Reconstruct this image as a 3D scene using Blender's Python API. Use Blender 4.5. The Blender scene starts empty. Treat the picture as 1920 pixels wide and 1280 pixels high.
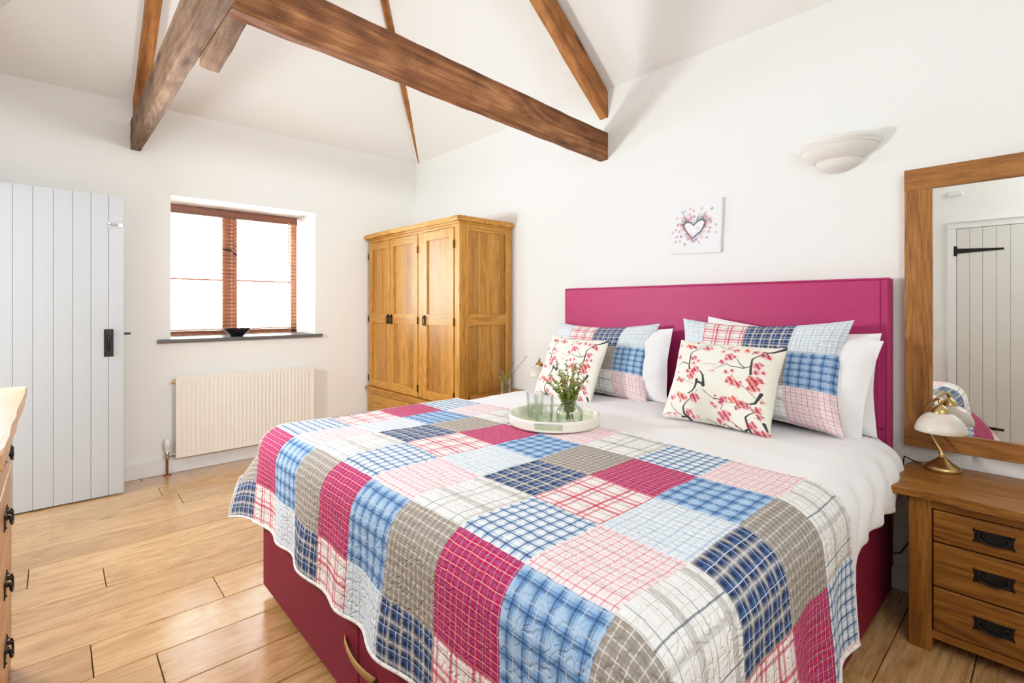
import bpy, bmesh, math, random
import numpy as np
from mathutils import Vector, Matrix, noise
random.seed(7); np.random.seed(7)
sc = bpy.context.scene
COL = sc.collection
PI = math.pi

# ------------------------------------------------------------------ helpers
def lin(c):
    return tuple(((v/255.)/12.92 if v/255. <= .04045 else ((v/255.+.055)/1.055)**2.4) for v in c[:3])
def rgba(c): return lin(c)+(1.,)

class B:
    """mesh builder"""
    def __init__(s): s.bm = bmesh.new(); s.uv = None; s.hasbox = False
    def box(s, x0, x1, y0, y1, z0, z1, bev=0.0, seg=2):
        bm = s.bm
        r = bmesh.ops.create_cube(bm, size=1.0)
        for v in r['verts']:
            v.co = Vector(((x0+x1)/2+v.co.x*(x1-x0), (y0+y1)/2+v.co.y*(y1-y0), (z0+z1)/2+v.co.z*(z1-z0)))
        if bev > 0:
            s.hasbox = True
            ed = list({e for v in r['verts'] for e in v.link_edges})
            bmesh.ops.bevel(bm, geom=ed, offset=bev, segments=seg, profile=.6, affect='EDGES')
        return s
    def ring(s, pts):
        return [s.bm.verts.new(p) for p in pts]
    def bridge(s, a, b, closed=True):
        n = len(a)
        for i in range(n if closed else n-1):
            j = (i+1) % n
            try: s.bm.faces.new((a[i], a[j], b[j], b[i]))
            except ValueError: pass
    def lathe(s, prof, c=(0, 0, 0), n=32, a0=0., a1=2*PI, axis='z', cap=True):
        full = abs(a1-a0-2*PI) < 1e-6
        m = n if full else n+1
        rings = []
        for r, z in prof:
            ps = []
            for k in range(m):
                a = a0+(a1-a0)*k/n
                p = (r*math.cos(a), r*math.sin(a), z)
                if axis == 'x': p = (p[2], p[0], p[1])
                elif axis == 'y': p = (p[0], p[2], p[1])
                ps.append((c[0]+p[0], c[1]+p[1], c[2]+p[2]))
            rings.append(s.ring(ps))
        for a, b in zip(rings, rings[1:]): s.bridge(a, b, full)
        if cap and full:
            for rg, (r, z) in ((rings[0], prof[0]), (rings[-1], prof[-1])):
                if r > 1e-5:
                    try: s.bm.faces.new(rg)
                    except ValueError: pass
        return s
    def tube(s, pts, r, n=10, cap=True):
        pts = [Vector(p) for p in pts]
        rr = r if isinstance(r, (list, tuple)) else [r]*len(pts)
        up = None; prev = None
        for i, p in enumerate(pts):
            t = (pts[min(i+1, len(pts)-1)]-pts[max(i-1, 0)]).normalized()
            if up is None:
                up = Vector((0, 0, 1)) if abs(t.z) < .9 else Vector((1, 0, 0))
            x = t.cross(up)
            if x.length < 1e-5: x = t.orthogonal()
            x.normalize(); y = x.cross(t).normalized(); up = y
            rg = s.ring([p+(x*math.cos(2*PI*k/n)+y*math.sin(2*PI*k/n))*rr[i] for k in range(n)])
            if prev: s.bridge(prev, rg)
            elif cap: s.bm.faces.new(rg[::-1])
            prev = rg
        if cap: s.bm.faces.new(prev)
        return s
    def prism(s, outline, z0, z1, bev=0.):
        """outline in xy extruded in z"""
        lo = s.ring([(x, y, z0) for x, y in outline]); hi = s.ring([(x, y, z1) for x, y in outline])
        s.bridge(lo, hi); f1 = s.bm.faces.new(lo[::-1]); f2 = s.bm.faces.new(hi)
        if bev:
            s.hasbox = True
            ed = list({e for e in list(f1.edges)+list(f2.edges)})
            bmesh.ops.bevel(s.bm, geom=ed, offset=bev, segments=3, profile=.5, affect='EDGES')
        return s
    def grid(s, P, uv=None, flip=False):
        """P array (n,m,3)"""
        n, m = len(P), len(P[0])
        V = [[s.bm.verts.new(P[i][j]) for j in range(m)] for i in range(n)]
        if uv is not None and s.uv is None: s.uv = s.bm.loops.layers.uv.new('UVMap')
        for i in range(n-1):
            for j in range(m-1):
                ix = ((i, j), (i+1, j), (i+1, j+1), (i, j+1))
                if flip: ix = ix[::-1]
                f = s.bm.faces.new([V[a][b] for a, b in ix])
                if uv is not None:
                    for l, (a, b) in zip(f.loops, ix): l[s.uv].uv = uv[a][b]
        return V
    def obj(s, name, mat, parent=None, smooth=True, loc=None, matrix=None, recalc=True, autosmooth=50):
        if recalc: bmesh.ops.recalc_face_normals(s.bm, faces=s.bm.faces)
        if smooth:
            for f in s.bm.faces: f.smooth = True
            if autosmooth:
                a = math.radians(autosmooth)
                for e in s.bm.edges:
                    if len(e.link_faces) == 2 and e.calc_face_angle(0) > a: e.smooth = False
        me = bpy.data.meshes.new(name); s.bm.to_mesh(me); s.bm.free()
        o = bpy.data.objects.new(name, me); COL.objects.link(o)
        for m in (mat if isinstance(mat, (list, tuple)) else [mat]): me.materials.append(m)
        if smooth and s.hasbox:
            wn = o.modifiers.new('wn', 'WEIGHTED_NORMAL'); wn.keep_sharp = True
        if parent: o.parent = parent
        if matrix is not None: o.matrix_local = matrix
        elif loc is not None: o.location = loc
        return o

def thing(name, label, cat, loc=(0, 0, 0), group=None):
    o = bpy.data.objects.new(name, None); COL.objects.link(o); o.location = loc
    o.empty_display_size = .05
    return tag(o, label, cat, group)
def tag(o, label, cat, group=None):
    o['label'] = label; o['category'] = cat
    if group: o['group'] = group
    return o
def struct(o, label=None):
    o['kind'] = 'structure'
    if label: o['label'] = label
    return o
def dup(o, loc, label=None, group=None):
    def rec(a, par):
        c = a.copy(); COL.objects.link(c); c.parent = par
        for ch in list(a.children): rec(ch, c)
        return c
    r = rec(o, None); r.location = loc
    if label: r['label'] = label
    if group: r['group'] = group
    return r
def ncl(x, y=0, z=0): return noise.noise(Vector((x, y, z)))

# ------------------------------------------------------------------ materials
class N:
    def __init__(s, name):
        s.m = bpy.data.materials.new(name); s.m.use_nodes = True
        s.t = s.m.node_tree; s.t.nodes.clear()
        s.out = s.new('ShaderNodeOutputMaterial')
    def new(s, typ, **k):
        n = s.t.nodes.new(typ)
        for a, v in k.items(): setattr(n, a, v)
        return n
    def link(s, a, b): s.t.links.new(a, b)
    def put(s, sock, v):
        if isinstance(v, bpy.types.NodeSocket): s.link(v, sock)
        else: sock.default_value = v
    def math(s, op, a, b=None, c=None, clamp=False):
        n = s.new('ShaderNodeMath', operation=op, use_clamp=clamp)
        s.put(n.inputs[0], a)
        if b is not None: s.put(n.inputs[1], b)
        if c is not None: s.put(n.inputs[2], c)
        return n.outputs[0]
    def mix(s, f, a, b, mode='MIX'):
        n = s.new('ShaderNodeMix', data_type='RGBA', blend_type=mode)
        s.put(n.inputs[0], f); s.put(n.inputs[6], a); s.put(n.inputs[7], b)
        return n.outputs[2]
    def ramp(s, f, stops):
        n = s.new('ShaderNodeValToRGB'); e = n.color_ramp.elements
        while len(e) < len(stops): e.new(.5)
        for x, (p, c) in zip(e, stops): x.position = p; x.color = c if len(c) == 4 else rgba(c)
        s.put(n.inputs[0], f); return n.outputs[0]
    def noise(s, vec, scale, detail=3, rough=.5, dist=0.):
        n = s.new('ShaderNodeTexNoise'); s.put(n.inputs['Vector'], vec)
        n.inputs['Scale'].default_value = scale; n.inputs['Detail'].default_value = detail
        n.inputs['Roughness'].default_value = rough; n.inputs['Distortion'].default_value = dist
        return n.outputs[0], n.outputs[1]
    def mapping(s, vec, scale=(1, 1, 1), loc=(0, 0, 0)):
        n = s.new('ShaderNodeMapping'); s.put(n.inputs[0], vec)
        n.inputs['Scale'].default_value = scale; n.inputs['Location'].default_value = loc
        return n.outputs[0]
    def bump(s, h, strength, dist=.01):
        n = s.new('ShaderNodeBump'); n.inputs['Strength'].default_value = strength
        n.inputs['Distance'].default_value = dist; s.put(n.inputs['Height'], h); return n.outputs[0]
    def principled(s, color, rough=.5, metal=0., normal=None, spec=.5, **k):
        p = s.new('ShaderNodeBsdfPrincipled')
        s.put(p.inputs['Base Color'], color if isinstance(color, bpy.types.NodeSocket) else (rgba(color) if len(color) == 3 else color))
        s.put(p.inputs['Roughness'], rough); p.inputs['Metallic'].default_value = metal
        p.inputs['Specular IOR Level'].default_value = spec
        if normal is not None: s.link(normal, p.inputs['Normal'])
        for a, v in k.items(): s.put(p.inputs[a], v)
        s.link(p.outputs[0], s.out.inputs[0]); return p

def m_plain(name, c, rough=.5, metal=0., bump=0., bscale=200, var=.03, spec=.5):
    n = N(name); tc = n.new('ShaderNodeTexCoord').outputs['Object']
    f, _ = n.noise(tc, 3.0, 3)
    a = tuple(v*(1-var) for v in lin(c))+(1,); b = tuple(min(1, v*(1+var)) for v in lin(c))+(1,)
    col = n.mix(f, a, b); nm = None
    if bump:
        h, _ = n.noise(tc, bscale, 2); nm = n.bump(h, bump, .002)
    n.principled(col, rough, metal, nm, spec); return n.m

def m_wood(name, dark, mid, light, axis='z', scale=1., rough=.42, stave=0., stave_axis='y', knots=False, contrast=1., bumps=.12, spec=.4):
    n = N(name); tc = n.new('ShaderNodeTexCoord').outputs['Object']
    oi = n.new('ShaderNodeObjectInfo')
    off = n.new('ShaderNodeVectorMath', operation='SCALE'); off.inputs[0].default_value = (7.3, 3.1, 5.7)
    n.link(oi.outputs['Random'], off.inputs[3])
    add = n.new('ShaderNodeVectorMath', operation='ADD'); n.link(tc, add.inputs[0]); n.link(off.outputs[0], add.inputs[1])
    v = add.outputs[0]
    sx = n.new('ShaderNodeSeparateXYZ'); n.link(tc, sx.inputs[0])
    tone = None
    if stave:
        q = n.math('FLOOR', n.math('DIVIDE', n.math('ADD', sx.outputs['xyz'.index(stave_axis)], oi.outputs['Random']), stave))
        wn = n.new('ShaderNodeTexWhiteNoise', noise_dimensions='1D'); n.link(q, wn.inputs['W'])
        tone = wn.outputs[0]
        cmb = n.new('ShaderNodeVectorMath', operation='ADD'); n.link(v, cmb.inputs[0]); n.link(wn.outputs[1], cmb.inputs[1]); v = cmb.outputs[0]
    def sc3(al, ac): return tuple(al if 'xyz'[i] == axis else ac for i in range(3))
    f1, _ = n.noise(n.mapping(v, sc3(.8*scale, 20*scale)), 1.0, 5, .58, .35)
    f2, _ = n.noise(n.mapping(v, sc3(.55*scale, 4.5*scale)), 1.0, 1, .4, .15)
    ringw = n.math('SINE', n.math('MULTIPLY', f2, 120.))
    ringw = n.math('MULTIPLY_ADD', ringw, .5, .5)
    g = n.math('MULTIPLY_ADD', ringw, .13*contrast, n.math('MULTIPLY', f1, .88))
    col = n.ramp(g, [(.20, dark), (.50, mid), (.80, light)])
    f3, _ = n.noise(n.mapping(v, sc3(9*scale, 260*scale)), 1.0, 2, .5)
    pores = n.ramp(f3, [(.33, (150, 130, 110)), (.5, (255, 255, 255))])
    col = n.mix(.55*contrast, col, pores, 'MULTIPLY')
    if tone is not None:
        tr = n.ramp(tone, [(0., (205, 200, 190)), (1., (255, 255, 250))])
        col = n.mix(.8, col, tr, 'MULTIPLY')
    if knots:
        vo = n.new('ShaderNodeTexVoronoi'); n.put(vo.inputs['Vector'], n.mapping(v, sc3(1.3, 5.))); vo.inputs['Scale'].default_value = 1.
        kk = n.ramp(vo.outputs['Distance'], [(.03, (70, 45, 30)), (.13, (255, 255, 255))])
        col = n.mix(.75, col, kk, 'MULTIPLY')
        f5, _ = n.noise(v, 5., 4, .6)
        st = n.ramp(f5, [(.30, (140, 120, 108)), (.55, (255, 255, 255))])
        col = n.mix(.6, col, st, 'MULTIPLY')
    nm = n.bump(n.math('ADD', f1, n.math('MULTIPLY', f3, .5)), bumps, .004)
    n.principled(col, n.math('MULTIPLY_ADD', f1, .2, rough-.1), 0, nm, spec); return n.m

def m_glass(name, tint=(255, 255, 255), edge=.75, rough=.0, body=0.):
    """thin glass: mostly see-through, mirror-like towards grazing angles"""
    n = N(name)
    lw = n.new('ShaderNodeLayerWeight'); lw.inputs[0].default_value = .28
    tr = n.new('ShaderNodeBsdfTransparent'); tr.inputs[0].default_value = rgba(tint)
    gl = n.new('ShaderNodeBsdfGlossy'); gl.inputs[0].default_value = (.95, .97, .96, 1); gl.inputs['Roughness'].default_value = .03
    mx = n.new('ShaderNodeMixShader')
    n.put(mx.inputs[0], n.math('MULTIPLY_ADD', lw.outputs['Fresnel'], edge, body+.02, clamp=True))
    n.link(tr.outputs[0], mx.inputs[1]); n.link(gl.outputs[0], mx.inputs[2]); n.link(mx.outputs[0], n.out.inputs[0]); return n.m

def m_attr(name, rough=.9, weave=0.):
    n = N(name); a = n.new('ShaderNodeAttribute', attribute_name='paint')
    nm = None
    if weave:
        tc = n.new('ShaderNodeTexCoord').outputs['Object']
        h, _ = n.noise(tc, 450, 2); nm = n.bump(h, weave, .002)
    n.principled(a.outputs['Color'], rough, 0, nm, .2); return n.m

# walls / plaster
def m_plaster(name, c, b=.05):
    n = N(name); tc = n.new('ShaderNodeTexCoord').outputs['Object']
    f, _ = n.noise(tc, 1.2, 3); h, _ = n.noise(tc, 9, 5, .65)
    cl = lin(c)
    col = n.mix(f, tuple(v*.985 for v in cl)+(1,), tuple(min(1, v*1.01) for v in cl)+(1,))
    n.principled(col, .85, 0, n.bump(h, b, .01), .2); return n.m

M = {}
M['wall'] = m_plaster('white_wall_paint', (242, 243, 241))
M['ceil'] = m_plaster('white_ceiling_paint', (241, 241, 239))
M['gloss_white'] = m_plain('white_gloss_paint', (238, 240, 242), .35)
M['door_paint'] = m_plain('pale_grey_door_paint', (200, 207, 214), .42)
M['door_white'] = m_plain('off_white_door_paint', (226, 226, 220), .45)
M['slate'] = m_plain('grey_slate', (92, 92, 92), .35, bump=.3, bscale=40, var=.25)
M['radiator'] = m_plain('radiator_enamel', (240, 236, 228), .3)
M['plastic'] = m_plain('white_plastic', (240, 240, 236), .35)
M['chrome'] = m_plain('chrome', (200, 200, 200), .15, 1.)
M['copper'] = m_plain('copper_pipe', (150, 100, 70), .35, .9)
M['iron'] = m_plain('black_iron', (28, 26, 26), .42, .35, bump=.2, bscale=120)
M['bronze'] = m_plain('dark_bronze', (52, 42, 34), .35, .8)
M['brass'] = m_plain('antique_brass', (196, 168, 114), .3, 1.)
M['black_bowl'] = m_plain('black_lacquer', (22, 24, 28), .12)
M['fuchsia'] = m_plain('fuchsia_leatherette', (178, 48, 106), .5, bump=.12, bscale=500, var=.06, spec=.35)
M['maroon'] = m_plain('raspberry_base_fabric', (128, 24, 52), .6, bump=.1, bscale=500, var=.06, spec=.3)
M['duvet'] = m_plain('white_cotton', (246, 245, 247), .9, bump=.05, bscale=700, var=.01, spec=.1)
M['leather_strap'] = m_plain('tan_strap', (176, 132, 72), .5)
M['canvas_edge'] = m_plain('white_canvas', (240, 240, 243), .8)
M['cream_cloth'] = m_plain('cream_cloth', (240, 236, 218), .9)
M['mirror'] = m_plain('silvered_glass', (244, 246, 244), .0, 1., var=0)
M['tray_out'] = m_plain('cream_tray', (234, 231, 218), .4)
M['tray_in'] = m_plain('pale_green_tray', (214, 218, 192), .3)
M['glass'] = m_glass('clear_glass', (252, 254, 253), .55)
M['pane'] = m_glass('window_glass', (250, 252, 251), .5)
M['water'] = m_glass('still_water', (240, 246, 236), .4, body=.02)
M['plaster_lamp'] = m_plaster('white_ceramic', (238, 235, 230), .0)
M['cable'] = m_plain('black_flex', (30, 28, 28), .5)
OAK = ((150, 96, 30), (194, 136, 52), (216, 162, 78))
for ax in 'xyz':
    M['oak_'+ax] = m_wood('golden_oak_grain_'+ax, *OAK, axis=ax, rough=.4)
M['oak_stave'] = m_wood('golden_oak_staves', *OAK, axis='z', rough=.4, stave=.085, stave_axis='y')
M['oak_stave_x'] = m_wood('golden_oak_side_staves', *OAK, axis='z', rough=.4, stave=.11, stave_axis='x')
NS = ((98, 56, 16), (150, 96, 34), (180, 124, 54))
for ax in 'xyz':
    M['night_'+ax] = m_wood('amber_oak_grain_'+ax, *NS, axis=ax, rough=.36, contrast=1.15)
MF = ((112, 68, 26), (158, 104, 48), (184, 128, 66))
M['mir_y'] = m_wood('mirror_oak_y', *MF, axis='y', rough=.45); M['mir_z'] = m_wood('mirror_oak_z', *MF, axis='z', rough=.45)
CH = ((168, 116, 66), (206, 156, 104), (226, 184, 138))
for ax in 'xyz': M['chest_'+ax] = m_wood('pale_oak_'+ax, *CH, axis=ax, rough=.35, contrast=.7)
BM = ((72, 42, 26), (130, 84, 52), (182, 130, 86))
M['beam'] = m_wood('old_beam_timber', *BM, axis='x', rough=.65, knots=True, bumps=.5, spec=.2)
BG = ((88, 66, 52), (126, 100, 82), (160, 134, 110))
M['beam_grey'] = m_wood('weathered_beam_timber', *BG, axis='x', rough=.75, knots=True, bumps=.5, spec=.15)
RF = ((128, 78, 38), (174, 116, 66), (200, 146, 90))
M['rafter'] = m_wood('brown_rafter_timber', *RF, axis='x', rough=.6, knots=True, bumps=.3, spec=.2)
BL = ((88, 48, 30), (124, 74, 50), (150, 96, 68))
M['blind'] = m_wood('blind_timber', *BL, axis='x', rough=.4, contrast=.5, bumps=.02)
M['win_frame'] = m_wood('window_timber', (150, 96, 66), (190, 134, 98), (212, 160, 124), axis='z', rough=.45, contrast=.5)

def m_floor():
    n = N('oak_floorboards')
    at = n.new('ShaderNodeAttribute', attribute_name='plank')
    tc = n.new('ShaderNodeTexCoord').outputs['Object']
    sp = n.new('ShaderNodeSeparateColor'); n.link(at.outputs['Color'], sp.inputs[0])
    off = n.new('ShaderNodeVectorMath', operation='SCALE'); n.link(at.outputs['Color'], off.inputs[0]); off.inputs[3].default_value = 23.
    add = n.new('ShaderNodeVectorMath', operation='ADD'); n.link(tc, add.inputs[0]); n.link(off.outputs[0], add.inputs[1]); v = add.outputs[0]
    f1, _ = n.noise(n.mapping(v, (1.6, 16, 1)), 1., 6, .62, 1.4)
    f2, _ = n.noise(n.mapping(v, (.9, 5, 1)), 1., 2, .5, .8)
    ring = n.math('MULTIPLY_ADD', n.math('SINE', n.math('MULTIPLY', f2, 70.)), .5, .5)
    g = n.math('MULTIPLY_ADD', ring, .2, n.math('MULTIPLY', f1, .85))
    col = n.ramp(g, [(.20, (176, 130, 80)), (.5, (212, 168, 114)), (.8, (230, 192, 144))])
    tr = n.ramp(sp.outputs[0], [(0., (222, 212, 198)), (1., (255, 252, 245))])
    col = n.mix(.9, col, tr, 'MULTIPLY')
    vo = n.new('ShaderNodeTexVoronoi'); n.put(vo.inputs['Vector'], n.mapping(v, (1.1, 3.2, 1))); vo.inputs['Scale'].default_value = 1.2
    kk = n.ramp(vo.outputs['Distance'], [(.02, (60, 40, 25)), (.07, (255, 255, 255))])
    col = n.mix(.7, col, kk, 'MULTIPLY')
    f3, _ = n.noise(n.mapping(v, (8, 250, 1)), 1., 2, .5)
    col = n.mix(.35, col, n.ramp(f3, [(.35, (150, 120, 95)), (.5, (255, 255, 255))]), 'MULTIPLY')
    nm = n.bump(n.math('ADD', f1, n.math('MULTIPLY', ring, .25)), .12, .004)
    n.principled(col, n.math('MULTIPLY_ADD', f1, .14, .20), 0, nm, .5, **{'Coat Weight': .8, 'Coat Roughness': .2}); return n.m
M['floor'] = m_floor()
M['gap'] = m_plain('dark_floor_gap', (70, 42, 20), .9)

# ---- patchwork plaid fabric (grid of nine cloths, driven by UV in patch units)
def m_patchwork():
    n = N('patchwork_plaid')
    uvn = n.new('ShaderNodeUVMap'); uvn.uv_map = 'UVMap'
    _, wob = n.noise(uvn.outputs[0], 4.5, 2)
    w1 = n.new('ShaderNodeVectorMath', operation='SUBTRACT'); n.link(wob, w1.inputs[0]); w1.inputs[1].default_value = (.5, .5, .5)
    w2 = n.new('ShaderNodeVectorMath', operation='SCALE'); n.link(w1.outputs[0], w2.inputs[0]); w2.inputs[3].default_value = .03
    w3 = n.new('ShaderNodeVectorMath', operation='ADD'); n.link(uvn.outputs[0], w3.inputs[0]); n.link(w2.outputs[0], w3.inputs[1])
    sp = n.new('ShaderNodeSeparateXYZ'); n.link(w3.outputs[0], sp.inputs[0])
    U, V = sp.outputs[0], sp.outputs[1]
    fu, fv = n.math('FLOORED_MODULO', U, 1.), n.math('FLOORED_MODULO', V, 1.)
    iu = n.math('FLOORED_MODULO', n.math('FLOOR', U), 3.); iv = n.math('FLOORED_MODULO', n.math('FLOOR', V), 3.)
    cache = {}
    def stripe(ax, k, ph, w, soft=.04):
        key = (ax, k, ph, w, soft)
        if key in cache: return cache[key]
        x = n.math('FRACT', n.math('MULTIPLY_ADD', fu if ax == 'u' else fv, k, ph))
        d = n.math('ABSOLUTE', n.math('SUBTRACT', x, .5))
        mr = n.new('ShaderNodeMapRange'); mr.interpolation_type = 'SMOOTHSTEP'
        n.link(d, mr.inputs[0]); mr.inputs[1].default_value = w/2+soft; mr.inputs[2].default_value = max(0., w/2-soft)
        cache[key] = mr.outputs[0]; return mr.outputs[0]
    def cloth(base, stripes):
        col = rgba(base)
        for ax, k, ph, w, c, al, *so in stripes:
            for a in (('u', 'v') if ax == 'b' else (ax,)):
                col = n.mix(n.math('MULTIPLY', stripe(a, k, ph, w, so[0] if so else .04), al), col, rgba(c))
        return col
    fab = [
     [cloth((250, 240, 240), [('b', 10, .0, .13, (224, 104, 136), .75), ('b', 10, .5, .16, (246, 205, 214), .6), ('u', 4, .2, .05, (140, 110, 150), .45, .02)]),
      cloth((196, 219, 242), [('b', 7, .5, .3, (245, 249, 253), .8, .12), ('b', 7, .0, .17, (44, 76, 128), .8), ('b', 7, .25, .06, (120, 160, 205), .6, .02)]),
      cloth((248, 247, 245), [('u', 2, .3, .14, (165, 160, 152), .6), ('u', 4, .9, .05, (120, 130, 150), .7, .02), ('v', 2, .4, .12, (175, 170, 162), .5), ('b', 8, .3, .045, (188, 186, 184), .6, .02), ('u', 4, .55, .05, (170, 166, 160), .6, .02), ('v', 2, .1, .03, (70, 85, 115), .8, .012)])],
     [cloth((134, 175, 220), [('b', 5, .5, .4, (178, 205, 235), .6, .12), ('b', 5, .0, .12, (38, 74, 130), .75, .05), ('b', 5, .14, .05, (48, 86, 142), .6, .02), ('b', 10, .3, .07, (92, 132, 186), .6, .03), ('b', 5, .4, .04, (225, 236, 246), .6, .02)]),
      cloth((196, 34, 76), [('b', 13, .2, .3, (140, 100, 160), .42, .1), ('u', 13, .7, .09, (245, 225, 235), .65, .035), ('v', 10, .3, .07, (240, 205, 220), .5, .03)]),
      cloth((164, 156, 147), [('b', 11, .0, .10, (232, 229, 224), .75, .035), ('b', 11, .5, .2, (142, 133, 124), .5)])],
     [cloth((232, 239, 246), [('b', 12, .0, .22, (178, 203, 226), .5, .08), ('b', 6, .3, .08, (150, 180, 212), .5)]),
      cloth((249, 242, 240), [('b', 3, .5, .13, (204, 34, 74), .8), ('b', 3, .75, .07, (208, 60, 94), .7, .02), ('b', 6, .1, .05, (222, 100, 125), .6), ('u', 3, .2, .03, (60, 45, 55), .8, .012)]),
      cloth((40, 58, 100), [('b', 5, .5, .30, (190, 186, 178), .42, .10), ('b', 5, .5, .09, (240, 240, 238), .5, .05), ('b', 5, .0, .16, (84, 116, 170), .4), ('b', 5, .12, .04, (225, 235, 250), .8, .016)])]]
    def sel(x, arr):
        a = n.mix(n.math('COMPARE', x, 1., .1), arr[0], arr[1])
        return n.mix(n.math('COMPARE', x, 2., .1), a, arr[2])
    rows = [sel(iv, r) for r in fab]
    col = sel(iu, rows)
    # stippled quilting + seams between the patches
    st1, _ = n.noise(uvn.outputs[0], 9., 1, .4, .6)
    q = n.math('MINIMUM', n.math('MULTIPLY', n.math('ABSOLUTE', n.math('SUBTRACT', st1, .5)), 11.), 1.)
    seam = n.math('MINIMUM', n.math('SUBTRACT', .5, n.math('ABSOLUTE', n.math('SUBTRACT', fu, .5))), n.math('SUBTRACT', .5, n.math('ABSOLUTE', n.math('SUBTRACT', fv, .5))))
    q2 = n.math('MINIMUM', n.math('MULTIPLY', seam, 18.), 1.)
    nm = n.bump(n.math('ADD', q, q2), .55, .005)
    rev = rgba((150, 70, 66))
    geo = n.new('ShaderNodeNewGeometry')
    col = n.mix(geo.outputs['Backfacing'], col, rev)
    n.principled(col, .92, 0, nm, .1); return n.m
M['patch'] = m_patchwork()
def m_binding():
    n = N('plaid_binding'); tc = n.new('ShaderNodeTexCoord').outputs['Object']
    sp = n.new('ShaderNodeSeparateXYZ'); n.link(tc, sp.inputs[0])
    a = n.math('FRACT', n.math('MULTIPLY', n.math('ADD', sp.outputs[0], sp.outputs[1]), 22.))
    c = n.ramp(a, [(.0, (240, 236, 232)), (.55, (240, 236, 232)), (.62, (190, 185, 180)), (.7, (240, 225, 226)), (.93, (235, 230, 228)), (.96, (205, 206, 212))])
    n.principled(c, .9, 0, None, .1); return n.m
M['binding'] = m_binding()
def m_shade():
    n = N('frosted_alabaster_glass'); tc = n.new('ShaderNodeTexCoord').outputs['Object']
    f, _ = n.noise(n.mapping(tc, (6, 6, 14)), 1., 4, .6, 1.5)
    col = n.ramp(f, [(.35, (226, 212, 200)), (.65, (240, 230, 222))])
    n.principled(col, .3, 0, None, .5, **{'Subsurface Weight': .3, 'Subsurface Scale': .02}); return n.m
M['shade'] = m_shade()
M['leaf'] = m_plain('green_leaf', (134, 154, 58), .55, var=.35)
M['stem'] = m_plain('olive_stem', (112, 104, 62), .6, var=.2)
M['heather'] = m_plain('mauve_flower', (168, 140, 150), .7, var=.2)

# ------------------------------------------------------------------ camera
HC = 1.25; FPX = 934.; YAW = math.atan(855/934.)
cam = bpy.data.cameras.new('camera'); co = bpy.data.objects.new('camera', cam); COL.objects.link(co)
co.location = (0, 0, HC); co.rotation_euler = (PI/2, 0, -YAW)
cam.sensor_width = 36; cam.lens = 36*FPX/1920; cam.shift_y = -66/1920.; cam.clip_start = .02
sc.camera = co

# ------------------------------------------------------------------ room shell
XR, XL, YB, YF, ZE = 2.76, -.55, 4.49, -1.05, 2.72
XC = (XR+XL)/2; SR = .80; ZR = ZE+SR*(XR-XC); SB = .68; YH = YB-(ZR-ZE)/SB
# floor: one mesh of separate boards
b = B(); fl = b.bm; ca = fl.loops.layers.float_color.new('plank')
fixed = {2.19: .094, 2.412: .535, 2.634: 1.4, 2.856: .166, 3.078: -.095, 3.30: .9, 3.96: .52, 4.18: 1.5}
y = 2.19-.222*15
while y < YB:
    y1 = y+.222; j = [v for k, v in fixed.items() if abs(k-y) < .12]
    x = (j[0] if j else random.uniform(0, 1.8)) - 1.9*2
    while x < XR:
        xa, xb = max(x, XL-.2), min(x+1.9, XR+.1)
        if xb > xa and y1 > YF-.2:
            nf = len(fl.faces); g = .0016
            b.box(xa+g, xb-g, y+g, min(y1, YB+.05)-g, -.03, 0., .0015, 1)
            fl.faces.ensure_lookup_table(); c = (random.random(), random.random(), random.random(), 1)
            for f in fl.faces[nf:]:
                for l in f.loops: l[ca] = c
        x += 1.9
    y = y1
fo = struct(b.obj('floor', M['floor'], smooth=False), 'wide oak floorboards running across the room')
b = B(); b.box(XL-.3, XR+.2, YF-.2, YB+.2, -.08, -.012); b.obj('floor_underlay', M['gap'], fo, False)

WX0, WX1, WZ0, WZ1, YW = .635, 1.716, 1.004, 2.087, 5.06
b = B(); b.box(XL-.3, WX0, YB, YW, -.05, ZE+.3); b.box(WX1, XR+.3, YB, YW, -.05, ZE+.3)
b.box(WX0, WX1, YB, YW, -.05, WZ0-.026); b.box(WX0, WX1, YB, YW, WZ1, ZE+.3)
struct(b.obj('wall_back', M['wall'], smooth=False))
b = B(); b.box(XR, XR+.3, YF-.2, YB+.01, -.05, ZE+.3); struct(b.obj('wall_right', M['wall'], smooth=False))
DY0, DY1, DZ = 3.40, 4.235, 2.0
b = B(); b.box(XL-.3, XL, YF-.2, DY0, -.05, ZE+.3); b.box(XL-.3, XL, DY1, YB+.01, -.05, ZE+.3); b.box(XL-.3, XL, DY0, DY1, DZ, ZE+.3)
struct(b.obj('wall_left', M['wall'], smooth=False))
b = B(); b.box(XL-.3, XR+.3, YF-.2, YF, -.05, ZR+.3); struct(b.obj('wall_front', M['wall'], smooth=False))
# unseen passage box added beyond the open doorway to block the sky light
b = B(); b.box(-1.9, -1.8, 2.9, 4.8, -.05, 2.5); b.box(-1.9, XL-.3, 2.85, 2.95, -.05, 2.5); b.box(-1.9, XL-.3, 4.75, 4.85, -.05, 2.5)
struct(b.obj('wall_sky_block', M['wall'], smooth=False))
b = B(); b.box(-1.9, XL-.3, 2.85, 4.85, 2.45, 2.55); struct(b.obj('ceiling_sky_block', M['ceil'], smooth=False))
b = B(); b.box(-1.9, XL-.28, 2.85, 4.85, -.06, -.001); struct(b.obj('floor_sky_block', M['chest_x'], smooth=False))
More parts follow.
